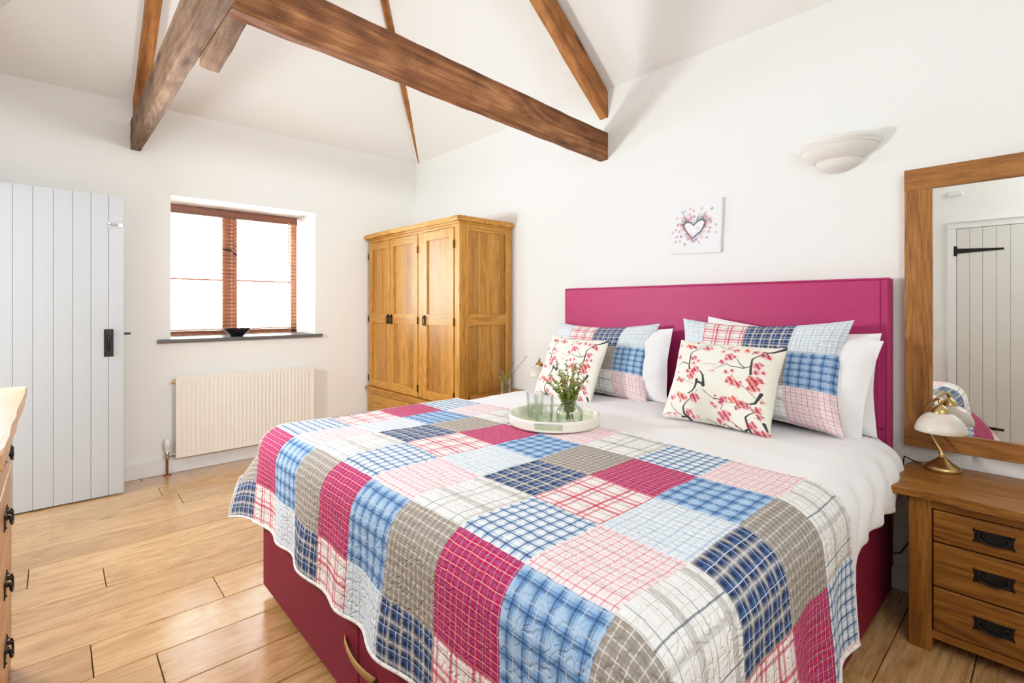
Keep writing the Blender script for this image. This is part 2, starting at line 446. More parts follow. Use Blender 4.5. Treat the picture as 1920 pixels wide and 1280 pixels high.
# hipped ceiling
b = B()
P = {k: b.bm.verts.new(v) for k, v in dict(a=(XR+.02, YF-.1, ZE-SR*.02), b=(XR+.02, YB+.02, ZE-SR*.02), c=(XL-.02, YB+.02, ZE-SR*.02), d=(XL-.02, YF-.1, ZE-SR*.02), r0=(XC, YF-.1, ZR), r1=(XC, YH, ZR)).items()}
b.bm.faces.new((P['a'], P['b'], P['r1'], P['r0'])); b.bm.faces.new((P['b'], P['c'], P['r1'])); b.bm.faces.new((P['c'], P['d'], P['r0'], P['r1']))
ce = b.obj('ceiling', M['ceil'], smooth=False, recalc=False)
sol = ce.modifiers.new('s', 'SOLIDIFY'); sol.thickness = .12; sol.offset = 1
struct(ce)
for f in ce.data.polygons: pass

# skirting
b = B()
def skirt(b, x0, x1, y0, y1): b.box(x0, x1, y0, y1, 0, .118, .004, 2)
b.box(XL, XR, YB-.018, YB+.01, .0005, .118, .005); struct(b.obj('baseboard_back', M['gloss_white']))
b = B(); b.box(XR-.018, XR+.01, YF, YB, .0005, .118, .005); struct(b.obj('baseboard_right', M['gloss_white']))
b = B(); b.box(XL-.01, XL+.018, .68, DY0-.07, .0005, .118, .005); struct(b.obj('baseboard_left', M['gloss_white']))
b = B(); b.box(XL-.01, XL+.018, DY0-.07, DY0, .0005, DZ+.07, .006); b.box(XL-.01, XL+.018, DY0, DY1+.07, DZ, DZ+.07, .006); b.box(XL-.3, XL+.018, DY1, DY1+.02, .0005, DZ, .004)
struct(b.obj('trim_1', M['gloss_white']), 'white architrave round the open doorway')

# ------------------------------------------------------------------ window
WY = 4.97
fw = B(); t = .05
fw.box(WX0, WX0+t, WY, WY+.06, WZ0, WZ1, .004); fw.box(WX1-t, WX1, WY, WY+.06, WZ0, WZ1, .004)
fw.box(WX0, WX1, WY, WY+.06, WZ1-t, WZ1, .004); fw.box(WX0, WX1, WY, WY+.06, WZ0-.02, WZ0+t, .004)
win = struct(fw.obj('window_1', M['win_frame']), 'brown timber casement window deep in the wall')
XM = 1.14
b = B(); b.box(XM-.06, XM+.06, WY-.012, WY+.05, WZ0+t*.8, WZ1-t*.8, .006); b.obj('mullion', M['win_frame'], win)
b = B(); b.box(WX0+t*.8, XM-.05, WY+.01, WY+.04, 1.475, 1.489, .003); b.box(XM+.05, WX1-t*.8, WY+.01, WY+.04, 1.475, 1.489, .003); b.obj('glazing_bar', M['win_frame'], win)
for xa, xb in ((WX0+t*.7, XM-.05), (XM+.05, WX1-t*.7)):
    b = B(); b.box(xa, xb, WY+.026, WY+.030, WZ0+t*.6, WZ1-t*.6); b.obj('pane', M['pane'], win, False)
b = B(); b.tube([(XM-.055, WY-.02, 1.75), (XM, WY-.05, 1.74), (XM+.06, WY-.02, 1.70)], .008, 8); b.lathe([(.012, 0), (.014, .02), (0, .03)], (XM-.03, WY-.03, 1.745), 12); b.obj('window_catch', M['iron'], win)
b = B(); b.box(WX0, WX1, YB-.01, WY+.01, WZ0-.026, WZ0, .003); b.box(.552, 1.767, YB-.042, YB-.001, WZ0-.026, WZ0, .003)
b.obj('window_sill', M['slate'], win)['label'] = 'grey slate sill'
# venetian blind
BX0, BX1, BY = .66, 1.685, 4.905
bl = thing('venetian_blind', 'brown wooden venetian blind hanging open in the window recess', 'blind', ((BX0+BX1)/2, BY, WZ1))
def rel(o): return Vector(o.location)
def bb(o, b, name, mat, par=None, **k):
    """builder in world coords -> child of thing o"""
    bmesh.ops.translate(b.bm, verts=b.bm.verts, vec=-rel(o))
    if name not in SPLIT: return b.obj(name, mat, par or o, **k)
    b.bm.verts.ensure_lookup_table(); seen = {}; isl = []
    for v in b.bm.verts:
        if v in seen: continue
        st = [v]; seen[v] = len(isl); g_ = []
        while st:
            a = st.pop(); g_.append(a)
            for e in a.link_edges:
                c = e.other_vert(a)
                if c not in seen: seen[c] = len(isl); st.append(c)
        isl.append(g_)
    last = None
    for g_ in isl:
        q = B(); q.hasbox = b.hasbox; mp = {v: q.bm.verts.new(v.co) for v in g_}
        for f in {f for v in g_ for f in v.link_faces}: q.bm.faces.new([mp[v] for v in f.verts])
        last = q.obj(name, mat, par or o, **k)
    b.bm.free(); return last
SPLIT = {'frame_rail', 'frame_stile', 'face_post', 'rail', 'bracket', 'ladder_cord', 'glazing_bar', 'plinth', 'carcass', 'door_frame'}
b = B(); b.box(BX0, BX1, BY-.03, BY+.03, WZ1-.045, WZ1, .003); bb(bl, b, 'headrail', M['blind'])
b = B(); b.box(BX0-.005, BX1+.005, BY-.040, BY-.031, WZ1-.072, WZ1-.001, .003); bb(bl, b, 'valance', M['blind'])
b = B(); z = WZ1-.07; 
while z > WZ0+.07:
    nv = len(b.bm.verts); b.box(BX0, BX1, -.0175, .0175, -.0016, .0016); b.bm.verts.ensure_lookup_table()
    for v in b.bm.verts[nv:]: v.co = Vector((v.co.x, BY+v.co.y*.990, z+v.co.z-v.co.y*.17))
    z -= .0322
bb(bl, b, 'slats', M['blind'], smooth=False)
b = B(); b.box(BX0, BX1, BY-.016, BY+.016, WZ0+.022, WZ0+.040, .003); bb(bl, b, 'bottom_rail', M['blind'])
for x in (BX0+.12, XM-.0, BX1-.14):
    b = B()
    for yy in (BY-.016, BY+.016): b.tube([(x, yy, WZ1-.05), (x, yy, WZ0+.03)], .0009, 6)
    bb(bl, b, 'ladder_cord', M['cream_cloth'])
b = B(); b.tube([(BX1-.075, BY-.045, WZ1-.05), (BX1-.075, BY-.047, 1.62)], .0045, 8); bb(bl, b, 'tilt_wand', M['oak_z'])
b = B(); b.tube([(BX1+.004, BY-.05, WZ1-.05), (BX1+.006, BY-.05, 1.3)], .0015, 6); bb(bl, b, 'pull_cord', M['cream_cloth'])
# bowl on the sill
bw = B(); bw.lathe([(0, .0), (.048, 0), (.05, .006), (.075, .03), (.104, .060), (.106, .064), (.102, .062), (.072, .032), (.045, .012), (0, .010)], n=40)
tag(bw.obj('shallow_bowl', M['black_bowl'], loc=(1.095, 4.54, WZ0)), 'shallow flared black bowl standing on the slate window sill', 'bowl')

# ------------------------------------------------------------------ boarded doors
def plank_door(b, x0, x1, y0, y1, z0, z1, edges):
    for a, c in zip(edges, edges[1:]): b.box(a+.0006, c-.0006, y0, y1, z0, z1, .0035, 2)
    b.box(x0+.004, x1-.004, y0+.006, y1-.006, z0+.002, z1-.002)
d1 = struct(thing('door_1', 'pale grey boarded door standing open against the window wall', 'door', (-.5, 4.22, .008)))
del d1['category']
ed = [-.5, -.46, -.371, -.281, -.192, -.104, -.012, .078, .166, .255, .336]
b = B(); plank_door(b, -.5, .336, 4.205, 4.24, .008, 1.985, ed); bb(d1, b, 'boards', M['door_paint'])
b = B(); b.box(.231, .280, 4.196, 4.206, .92, 1.10, .003); b.box(.236, .275, 4.19, 4.197, 1.05, 1.095, .004); b.tube([(.255, 4.197, 1.06), (.255, 4.17, 1.055), (.255, 4.165, 1.02), (.255, 4.19, .96)], .006, 8)
for zz in (.93, 1.04):
    for xx in (.237, .274): b.lathe([(.003, 0), (.003, -.002), (0, -.003)], (xx, 4.196, zz), 8, axis='y')
lt = bb(d1, b, 'latch_plate', M['iron'])
b = B(); b.box(.331, .372, 4.215, 4.23, 1.06, 1.074, .002); bb(d1, b, 'latch_bar', M['iron'])
b = B(); b.tube([(.245, 4.197, 1.79), (.32, 4.197, 1.787)], .0035, 8); b.box(.305, .327, 4.194, 4.206, 1.776, 1.80, .002); b.box(.252, .264, 4.194, 4.206, 1.772, 1.80, .002); b.lathe([(.006, 0), (.006, -.02), (0, -.022)], (.258, 4.197, 1.783), 10, axis='y')
bb(d1, b, 'bolt', M['chrome'])
for zz in (.3, 1.7):
    b = B(); b.tube([(-.505, 4.215, zz-.03), (-.505, 4.215, zz+.03)], .008, 8); bb(d1, b, 'hinge', M['iron'])
# closed door in the left wall (seen in the mirror)
d2 = struct(thing('door_2', 'off-white boarded door with black strap hinges seen in the mirror', 'door', (XL, .2, 0)))
del d2['category']
Y0, Y1 = -.24, .605
b = B()
pe = [Y1-.0855*k for k in range(10)]+[Y0]; pe = pe[::-1]
for a, c in zip(pe, pe[1:]):
    if c-a > .01: b.box(XL-.001, XL+.016, a+.0006, c-.0006, .008, 1.945, .003)
bb(d2, b, 'boards', M['door_white'])
b = B()
for ya, yb_ in ((Y1+.003, Y1+.06), (Y0-.06, Y0-.003)): b.box(XL, XL+.022, ya, yb_, 0, 1.948, .004)
b.box(XL, XL+.022, Y0-.06, Y1+.06, 1.948, 2.005, .004); b.box(XL, XL+.034, Y0-.07, Y1+.07, 2.0, 2.012, .003)
bb(d2, b, 'door_frame', M['gloss_white'])
for zz in (1.745, .19):
    b = B(); b.prism([(0, 0)]*0 or [(-.305, -.008), (-.305, .008), (0, .022), (0, -.022)], 0, .005)
    for v in b.bm.verts: v.co = Vector((XL+.016+v.co.z, Y1+v.co.x, zz+v.co.y))
    b.box(XL+.016, XL+.024, Y1-.004, Y1+.02, zz-.045, zz+.045, .002)
    for k in range(4): b.lathe([(.005, 0), (.004, .003), (0, .004)], (XL+.021, Y1-.04-.07*k, zz), 8, axis='x')
    bb(d2, b, 'strap_hinge', M['iron'])
b = B(); b.box(XL+.016, XL+.022, Y0+.04, Y0+.09, .92, 1.1, .002); b.tube([(XL+.02, Y0+.065, 1.06), (XL+.05, Y0+.065, 1.04), (XL+.02, Y0+.065, .96)], .006, 8); bb(d2, b, 'latch_plate', M['iron'])
ds = thing('door_stop', 'round wooden door stop low on the boarded door, seen in the mirror', 'door stop', (XL+.022, .442, .187))
b = B(); b.lathe([(.032, 0), (.036, .006), (.034, .02), (.024, .03), (.02, .028), (0, .026)], (0, 0, 0), 28, axis='x'); b.obj('wooden_disc', M['night_y'], ds)
b = B(); b.lathe([(.008, .026), (.008, .030), (0, .032)], (0, 0, 0), 12, axis='x'); b.obj('screw_cap', M['bronze'], ds)
al = thing('wall_sensor', 'small white box high on the wall above the door, seen in the mirror', 'sensor', (XL, .612, 2.255))
b = B(); b.box(0, .03, -.045, .045, 0, .03, .006); b.obj('casing', M['plastic'], al)
b = B(); b.box(.0, .036, -.05, .05, -.006, .002, .002); b.obj('base_plate', M['gloss_white'], al)

# ------------------------------------------------------------------ roof timbers
def timber(name, p0, p1, w, h, mat, label, cat='beam', seed=0, rough=.006, up=(0, 0, 1), nseg=40, cut0=None, cut1=None, taper=0., group=None, sag=0.):
    """rough-sawn timber with its underside centre-line from p0 to p1"""
    p0, p1 = Vector(p0), Vector(p1); L = (p1-p0).length; X = (p1-p0).normalized()
    Y = Vector(up).cross(X).normalized(); Z = X.cross(Y)
    mt = Matrix((X, Y, Z)).transposed().to_4x4(); mt.translation = p0
    b = B(); prev = None; m = 6
    for i in range(nseg+1):
        x = L*i/nseg; sc_ = 1+taper*i/nseg; ww, hh = w*sc_, h*sc_; ch = .004
        cs = []
        sides = [(-ww/2+ch, 0, ww/2-ch, 0), (ww/2, ch, ww/2, hh-ch), (ww/2-ch, hh, -ww/2+ch, hh), (-ww/2, hh-ch, -ww/2, ch)]
        for (ya, za, yb_, zb) in sides:
            for k in range(m):
                f = k/(m-1); cs.append((ya+(yb_-ya)*f, za+(zb-za)*f))
        pts = []
        for (yy, zz) in cs:
            q = Vector((x*2.2, yy*14+seed, zz*14))
            d = rough*(noise.noise(q)+.6*noise.noise(q*3.1))
            r = Vector((yy, zz-hh/2)); r = r.normalized()*d
            xo = 0
            if i == 0 and cut0: xo = (zz)*cut0
            if i == nseg and cut1: xo = (zz)*cut1
            pts.append((x+xo, yy+r.x, zz+r.y+sag*math.sin(PI*i/nseg)))
        rg = b.ring(pts)
        if prev: b.bridge(prev, rg)
        else: b.bm.faces.new(rg[::-1])
        prev = rg
    b.bm.faces.new(prev)
    o = b.obj(name, mat, matrix=mt, autosmooth=28)
    return tag(o, label, cat, group)
timber('tie_beam', (2.785, 2.086, 2.242), (.462, 2.022, 2.315), .068, .183, M['beam'], 'long dark brown tie beam crossing the room from the wall above the bed', seed=3, rough=.006, nseg=60)
timber('long_beam', (.425, 4.50, 2.375), (.425, -1.06, 2.24), .062, .205, M['beam_grey'], 'weathered grey-brown beam running from above the window towards the room', seed=9, rough=.0055, nseg=80, taper=.35)
timber('timber_packing', (.497, 2.515, 2.288), (.497, 2.015, 2.322), .075, .15, M['beam_grey'], 'short stub of timber fixed beside the long beam where the tie beam meets it', seed=5, rough=.006, nseg=16)
# principal rafter over the bed wall
sl = math.atan(.79)
timber('principal_rafter', (2.79, 2.086, 2.505), (2.79-1.75*math.cos(sl), 2.086, 2.505+1.75*math.sin(sl)), .07, .142, M['rafter'], 'brown sloping rafter just above the tie beam on the headboard wall', 'rafter', seed=12, rough=.005, cut0=-math.tan(sl)*.9)
hd = (Vector((1.764, 3.31, 3.49))-Vector((2.75, 4.40, 2.745)))
timber('hip_rafter', Vector((2.75, 4.40, 2.735))+hd*-.02, Vector((2.75, 4.40, 2.735))+hd*1.6, .05, .09, M['rafter'], 'thin brown hip rafter rising from the far corner behind the wardrobe', 'rafter', seed=15, rough=.002, nseg=24)
s2 = math.atan(.68)
timber('jack_rafter', (.446, 4.53, 2.56), (.446, 4.53-1.9*math.cos(s2), 2.56+1.9*math.sin(s2)), .075, .11, M['rafter'], 'brown rafter rising up the ceiling slope above the boarded door', 'rafter', seed=18, rough=.004, nseg=30)

# ------------------------------------------------------------------ radiator
rd = thing('radiator', 'white steel panel radiator on the wall below the window', 'radiator', (1.16, YB, 0))
RX0, RX1, RZ0, RZ1 = .654, 1.668, .126, .724
b = B(); n = 33; pts = []
xs = []; w = (RX1-RX0-.06)/n
for i in range(n):
    x = RX0+.03+w*i
    xs += [(x, 0), (x+w*.32, 0), (x+w*.42, .006), (x+w*.9, .006)]
xs = [(RX0, 0), (RX0+.015, 0)]+xs+[(RX1-.015, 0), (RX1, 0)]
zs = [(RZ0, 0), (RZ0+.03, 0), (RZ0+.05, 1), (RZ1-.05, 1), (RZ1-.03, 0), (RZ1, 0)]
b.grid([[(x, 4.392+d*k, z) for x, d in xs] for z, k in zs])
b.box(RX0, RX1, 4.396, 4.404, RZ0, RZ1, .003)
bb(rd, b, 'front_panel', M['radiator'])
b = B(); b.box(RX0+.01, RX1-.01, 4.452, 4.46, RZ0, RZ1-.004, .002); bb(rd, b, 'rear_panel', M['radiator'])
b = B()
x = RX0+.02
while x < RX1-.02: b.box(x, x+.004, 4.404, 4.452, RZ0+.02, RZ1-.008); x += .0135
bb(rd, b, 'fins', M['radiator'], smooth=False)
b = B(); b.box(RX0+.1, RX0+.14, 4.455, YB, .25, .62, .003); b.box(RX1-.14, RX1-.1, 4.455, YB, .25, .62, .003); bb(rd, b, 'bracket', M['radiator'])
b = B(); b.lathe([(0, -.02), (.012, -.02), (.012, 0)], (RX0, 4.428, RZ1-.035), 12, axis='x'); bb(rd, b, 'vent_plug', M['brass'])
b = B(); b.lathe([(.012, 0), (.016, .002), (.016, .03), (.021, .036), (.022, .055), (.018, .09), (.012, .096), (0, .097)], (.607, 4.44, .172), 20); bb(rd, b, 'valve_head', M['plastic'])
b = B(); b.lathe([(.011, 0), (.015, .004), (.015, .05), (.011, .055)], (.607, 4.44, .118), 16); b.tube([(.607, 4.44, .15), (.657, 4.436, .15)], .009, 10); b.lathe([(.014, .02), (.014, .04)], (.607, 4.44, .15), 6, axis='x'); bb(rd, b, 'valve_body', M['chrome'])
b = B(); b.tube([(.607, 4.44, .122), (.607, 4.44, .0)], .0075, 10); b.lathe([(.028, .0), (.026, .005), (.010, .008)], (.607, 4.44, 0), 20); bb(rd, b, 'pipe', M['copper'])

# ------------------------------------------------------------------ wardrobe
wd = thing('wardrobe', 'tall three-door golden oak wardrobe in the corner beyond the bed', 'wardrobe', (2.47, 3.73, 0))
FX, BXk, WY0, WY1, WZT = 2.215, 2.735, 3.0, 4.455, 1.875
def wavy(x0, x1, y0, y1, amp, seed, n=24, sides='xXyY'):
    o = []
    def w(i, k): return amp*1.6*ncl(i*7.0/n, k)*min(1., 4*math.sin(PI*i/n))
    for i in range(n): o.append((x0+(x1-x0)*i/n, y0+(w(i, seed+.37) if 'y' in sides else 0)))
    for i in range(n): o.append((x1+(w(i, seed+9.37) if 'X' in sides else 0), y0+(y1-y0)*i/n))
    for i in range(n): o.append((x1-(x1-x0)*i/n, y1+(w(i, seed+17.37) if 'Y' in sides else 0)))
    for i in range(n): o.append((x0+(w(i, seed+29.37) if 'x' in sides else 0), y1-(y1-y0)*i/n))
    return o
b = B(); b.prism(wavy(FX-.04, BXk+.006, WY0-.03, WY1+.025, .012, 3, sides='xy'), WZT+.012, WZT+.05, .012); b.prism(wavy(FX-.012, BXk, WY0-.008, WY1+.008, 0, 1), WZT-.002, WZT+.013); bb(wd, b, 'cornice', M['oak_y'])
# side (near) : stiles, rails
pz = [(.0, .10), (1.09, 1.19), (1.80, WZT)]
def side(yq, nm):
    b = B(); ya, yb_ = (yq, yq+.022)
    b.box(FX+.0305, FX+.09, ya, yb_, .0, WZT, .003); b.box(BXk-.06, BXk, ya, yb_, .0, WZT, .003)
    sd = bb(wd, b, nm, M['oak_z'])
    b = B()
    for za, zb in ((.0, .12), (1.10, 1.19), (1.825, WZT-.001)): b.box(FX+.088, BXk-.058, ya+.001, yb_-.001, za, zb, .002)
    bb(wd, b, 'rail', M['oak_x'], par=sd)
    b = B(); b.box(FX+.08, BXk-.05, ya+.010, yb_-.004, .1, WZT-.02); bb(wd, b, 'panel', M['oak_stave_x'], par=sd)
side(WY0, 'side_panel'); side(WY1-.022, 'side_panel')
b = B(); b.box(BXk-.012, BXk, WY0+.02, WY1-.02, .02, WZT-.01); b.box(FX+.03, BXk-.01, WY0+.02, WY1-.02, .44, .46); b.box(FX+.03, BXk-.01, WY0+.02, WY1-.02, .05, .07)
bb(wd, b, 'carcass', M['oak_z'])
b = B(); b.box(FX, FX+.03, WY0-.0005, WY0+.062, .49, WZT, .004); b.box(FX, FX+.03, WY1-.012, WY1+.0005, .50, WZT, .004); b.box(FX, FX+.03, 3.497, 3.572, .5, WZT-.02, .004)
bb(wd, b, 'face_post', M['oak_z'])
b = B(); b.box(FX+.001, FX+.03, WY0+.02, WY1-.01, 1.852, WZT, .003); bb(wd, b, 'top_rail', M['oak_y'])
b = B(); b.prism(wavy(FX-.03, FX+.05, WY0-.01, WY1+.02, .005, 6, sides='x'), .462, .492, .010); bb(wd, b, 'waist_moulding', M['oak_y'])
b = B(); b.box(FX-.008, FX+.03, WY0-.001, WY0+.07, 0, .462, .004); b.box(FX-.008, FX+.03, WY1-.07, WY1, 0, .462, .004); b.box(FX-.008, FX+.03, WY0+.065, WY1-.065, .02, .09, .003); b.box(FX-.008, FX+.03, WY0+.065, WY1-.065, .43, .462, .003); b.box(FX-.008, FX+.03, 3.70, 3.755, .088, .432, .003)
bb(wd, b, 'plinth', M['oak_y'])
def ring_handle(b, x, y, z):
    b.box(x-.004, x, y-.012, y+.012, z-.045, z+.045, .003); b.lathe([(.009, 0), (.011, -.010), (.007, -.016), (0, -.018)], (x-.004, y, z+.028), 12, axis='x')
    pts = [(x-.016+.006*math.sin(a), y+.014*math.sin(2*PI*k/18), z-.006+.03*math.cos(2*PI*k/18)) for k in range(19) for a in (0,)]
    b.tube(pts, .004, 8, cap=False); b.lathe([(.0, -.005), (.006, -.004), (.006, .003), (0, .004)], (x-.017, y, z-.036), 10)
for y0, y1, hy, hs in ((4.034, 4.440, 4.062, 4.444), (3.575, 4.030, 4.002, 3.571), (3.066, 3.494, 3.462, 3.062)):
    z0, z1 = .497, 1.848; sw = .062
    b = B(); b.box(FX-.006, FX+.018, y0, y0+sw, z0, z1, .003); b.box(FX-.006, FX+.018, y1-sw, y1, z0, z1, .003)
    dr = bb(wd, b, 'door', M['oak_z'])
    b = B()
    for za, zb in ((z0+.001, z0+.075), (1.10, 1.185), (z1-.07, z1-.001)): b.box(FX-.0055, FX+.0175, y0+sw-.002, y1-sw+.002, za, zb, .002)
    bb(wd, b, 'rail', M['oak_y'], par=dr)
    for za, zb in ((z0+.07, 1.105), (1.18, z1-.065)):
        b = B(); b.box(FX+.006, FX+.014, y0+sw-.006, y1-sw+.006, za, zb); bb(wd, b, 'panel', M['oak_stave'], par=dr)
    b = B(); ring_handle(b, FX-.006, hy, 1.135); bb(wd, b, 'handle', M['bronze'], par=dr)
    for zz in (.57, 1.13, 1.72):
        b = B(); b.tube([(FX-.008, hs, zz-.03), (FX-.008, hs, zz+.03)], .005, 8); bb(wd, b, 'hinge', M['bronze'], par=dr)
for y0, y1 in ((3.07, 3.698), (3.757, 4.385)):
    b = B(); b.box(FX-.006, FX+.016, y0, y1, .094, .428, .006); dr = bb(wd, b, 'drawer', M['oak_y'])
    b = B(); ring_handle(b, FX-.006, (y0+y1)/2, .28); bb(wd, b, 'handle', M['bronze'], par=dr)

# ------------------------------------------------------------------ bail handle (plate + swinging bail), faces -X or +X
def bail_handle(b, x, y, z, s=-1, w=.051, h=.025):
    b.prism([(-w, -h), (-w*.9, -h*.8), (w*.9, -h*.8), (w, -h), (w*1.02, -h*.75), (w*.95, -h*.4), (w*.95, h*.4), (w*1.02, h*.75), (w, h), (w*.9, h*.85), (-w*.9, h*.85), (-w, h), (-w*1.02, h*.75), (-w*.95, h*.4), (-w*.95, -h*.4), (-w*1.02, -h*.75)], 0, .003)
    nv = 32
    for v in list(b.bm.verts)[-nv:]: v.co = Vector((x+s*v.co.z, y+v.co.x, z+v.co.y))
    for yy in (-.5, .5):
        b.lathe([(.006, 0), (.006, s*.008), (.004, s*.014), (0, s*.015)], (x+s*.003, y+yy*w*1.0, z+h*.35), 10, axis='x')
    for yy in (-.88, .88):
        for zz in (-.6, .6): b.lathe([(.004, 0), (.003, s*.003), (0, s*.004)], (x+s*.003, y+yy*w, z+zz*h), 8, axis='x')
    pts = []
    for k in range(21):
        a = PI*(k/20.)*1.35-PI*.175
        pts.append((x+s*(.013+.003*math.sin(a)), y+w*.75*math.cos(a), z+h*.25-h*.95*max(-.3, math.sin(a))))
    b.tube(pts, .0033, 8)

# ------------------------------------------------------------------ nightstands
def nightstand(label, cy, group):
    X0, X1 = 2.335, 2.728; hw = .2285; y0, y1 = cy-hw, cy+hw
    ns = thing('nightstand', label, 'bedside table', (2.53, cy, 0), group)
    b = B(); ol = []
    for (x, y) in wavy(X0-.042, X1+.012, y0-.045, y1+.045, .014, 2, 16, 'xyY'): ol.append((x, y))
    b.prism(ol, .556, .586, .007); bb(ns, b, 'top', M['night_y'])
    for ya in (y0, y1-.067):
        for xa in (X0, X1-.06):
            b = B(); b.box(xa, xa+.06, ya, ya+.067, 0, .557, .006); bb(ns, b, 'leg', M['night_z'])
    b = B()
    for ya in (y0+.012, y1-.028): b.box(X0+.055, X1-.055, ya, ya+.016, .07, .55, .002)
    b.box(X1-.02, X1-.01, y0+.06, y1-.06, .07, .55); b.box(X0+.03, X1-.02, y0+.02, y1-.02, .06, .07)
    bb(ns, b, 'carcass', M['night_x'])
    b = B(); b.box(X0+.006, X0+.03, y0+.066, y1-.066, .050, .080, .003); b.box(X0+.006, X0+.03, y0+.066, y1-.066, .519, .557, .003); bb(ns, b, 'rail', M['night_y'])
    for za, zb, zh in ((.404, .516, .461), (.243, .399, .324), (.083, .238, .160)):
        b = B(); b.box(X0+.002, X0+.024, y0+.070, y1-.070, za, zb, .006, 3); dr = bb(ns, b, 'drawer', M['night_y'])
        b = B(); bail_handle(b, X0+.002, cy, zh); bb(ns, b, 'handle', M['iron'], par=dr)
    return ns
n1 = nightstand('amber oak three-drawer bedside table standing under the mirror', .1425, 'bedside tables')
n2 = dup(n1, (2.53, 2.705, 0), 'amber oak bedside table on the far side of the bed by the wardrobe', 'bedside tables')

# ------------------------------------------------------------------ table lamps
def table_lamp(label, loc):
    tl = thing('table_lamp', label, 'lamp', loc, 'brass bedside lamps')
    b = B(); b.lathe([(0, 0), (.058, 0), (.061, .004), (.060, .012), (.053, .020), (.040, .026), (.026, .038), (.016, .048), (.0105, .052), (.0105, .066), (.009, .070), (0, .07)], n=40); b.obj('base', M['brass'], tl)
    sx, sy = -.045, 0.0
    b = B(); pts = []
    for k in range(25):
        t = k/24.; bul = math.sin(PI*min(1, t*1.02))**.8*.072
        px, py = sx*t*t, sy*t
        pts.append((px+bul*.45, py+bul*.9, .066+.222*math.sin(t*PI/2)**1.0 if t < 1 else .288))
    pts = [(0, 0, .066), (.006, .012, .09), (.016, .032, .125), (.020, .050, .165), (.014, .058, .20), (.002, .052, .238), (-.014, .036, .268), (-.028, .018, .286), (-.040, .004, .290), (-.045, 0, .280)]
    # smooth
    sm = []
    for i in range(len(pts)-1):
        p = [Vector(pts[max(0, min(len(pts)-1, i+d))]) for d in (-1, 0, 1, 2)]
        for f in (0, .25, .5, .75):
            sm.append(.5*((2*p[1])+(-p[0]+p[2])*f+(2*p[0]-5*p[1]+4*p[2]-p[3])*f*f+(-p[0]+3*p[1]-3*p[2]+p[3])*f**3))
    sm.append(Vector(pts[-1])); b.tube(sm, .0048, 10); b.obj('arm', M['brass'], tl)
    b = B(); b.lathe([(0, .300), (.007, .299), (.009, .292), (.007, .285), (.005, .281), (.008, .278), (.014, .274), (.025, .263), (.030, .251), (.030, .248), (0, .250)], (sx, sy, -.01), 28); b.obj('finial_cap', M['brass'], tl)
    b = B()
    prof = [(.028, .249), (.044, .242), (.061, .228), (.074, .208), (.081, .188), (.083, .176), (.081, .173), (.077, .176), (.076, .188), (.069, .206), (.057, .224), (.041, .238), (.026, .245)]
    b.lathe(prof, (sx, sy, -.01), 40, cap=False); b.obj('lamp_shade', M['shade'], tl)
    b = B(); b.lathe([(0, .16), (.012, .165), (.018, .18), (.014, .2), (.008, .21), (.008, .24)], (sx, sy, -.01), 16); b.obj('bulb', M['plastic'], tl)
    return tl
tl1 = table_lamp('brass bedside lamp with frosted glass shade standing in front of the mirror', (2.655, .312, .586))
# flex hanging behind the near table
b = B(); b.tube([(.0, .068, .008), (.03, .085, .004), (.05, .115, .010), (.072, .135, .012), (.080, .14, -.02), (.078, .138, -.07), (.078, .15, -.10), (.078, .135, -.13), (.08, .11, -.2), (.08, .12, -.36), (.08, .15, -.42), (.08, .165, -.425), (.08, .19, -.435)], .0025, 8)
b.obj('flex', M['cable'], tl1)
tl2 = table_lamp('brass bedside lamp with frosted glass shade half hidden behind the far cushion', (2.60, 2.50, .586))

# ------------------------------------------------------------------ wall mirror
mr = thing('wall_mirror', 'large rectangular mirror in a broad oak frame above the bedside table', 'mirror', (XR, -.02, .649))
MY0, MY1, MZ0, MZ1, MX = -.48, .445, .649, 1.838, 2.715
b = B(); b.box(MX, XR-.002, MY1-.094, MY1, MZ0+.072, MZ1-.090, .003); b.box(MX, XR-.002, MY0, MY0+.094, MZ0+.072, MZ1-.09, .003); fr = bb(mr, b, 'frame_stile', M['mir_z'])
b = B(); b.box(MX-.001, XR-.002, MY0, MY1+.001, MZ1-.091, MZ1, .004); b.box(MX-.001, XR-.002, MY0, MY1+.001, MZ0, MZ0+.073, .004); bb(mr, b, 'frame_rail', M['mir_y'])
b = B(); b.box(MX+.010, MX+.014, MY0+.08, MY1-.08, MZ0+.06, MZ1-.08); bb(mr, b, 'mirror_glass', M['mirror'], smooth=False)

# ------------------------------------------------------------------ plaster uplighter
wl = thing('wall_light', 'white plaster half-bowl uplighter on the wall above the headboard', 'wall light', (XR, .70, 1.885))
def half(prof, name):
    b = B(); rings = []
    for r, z in prof:
        rings.append(b.ring([(-r*.95*math.sin(PI*k/32.), r*math.cos(PI*k/32.), z) for k in range(33)]))
    for a, c in zip(rings, rings[1:]): b.bridge(a, c, False)
    return b.obj(name, M['plaster_lamp'], wl)
half([(.10, .055), (.128, .070), (.150, .090), (.158, .104), (.157, .106), (.166, .112), (.167, .122), (.173, .126), (.175, .142), (.172, .146), (.160, .146), (.150, .13), (.12, .09), (.05, .075), (0, .074)], 'bowl')
half([(0, .0), (.03, .003), (.065, .016), (.088, .034), (.097, .052), (.099, .060), (.092, .062), (.0, .064)], 'lower_bowl')

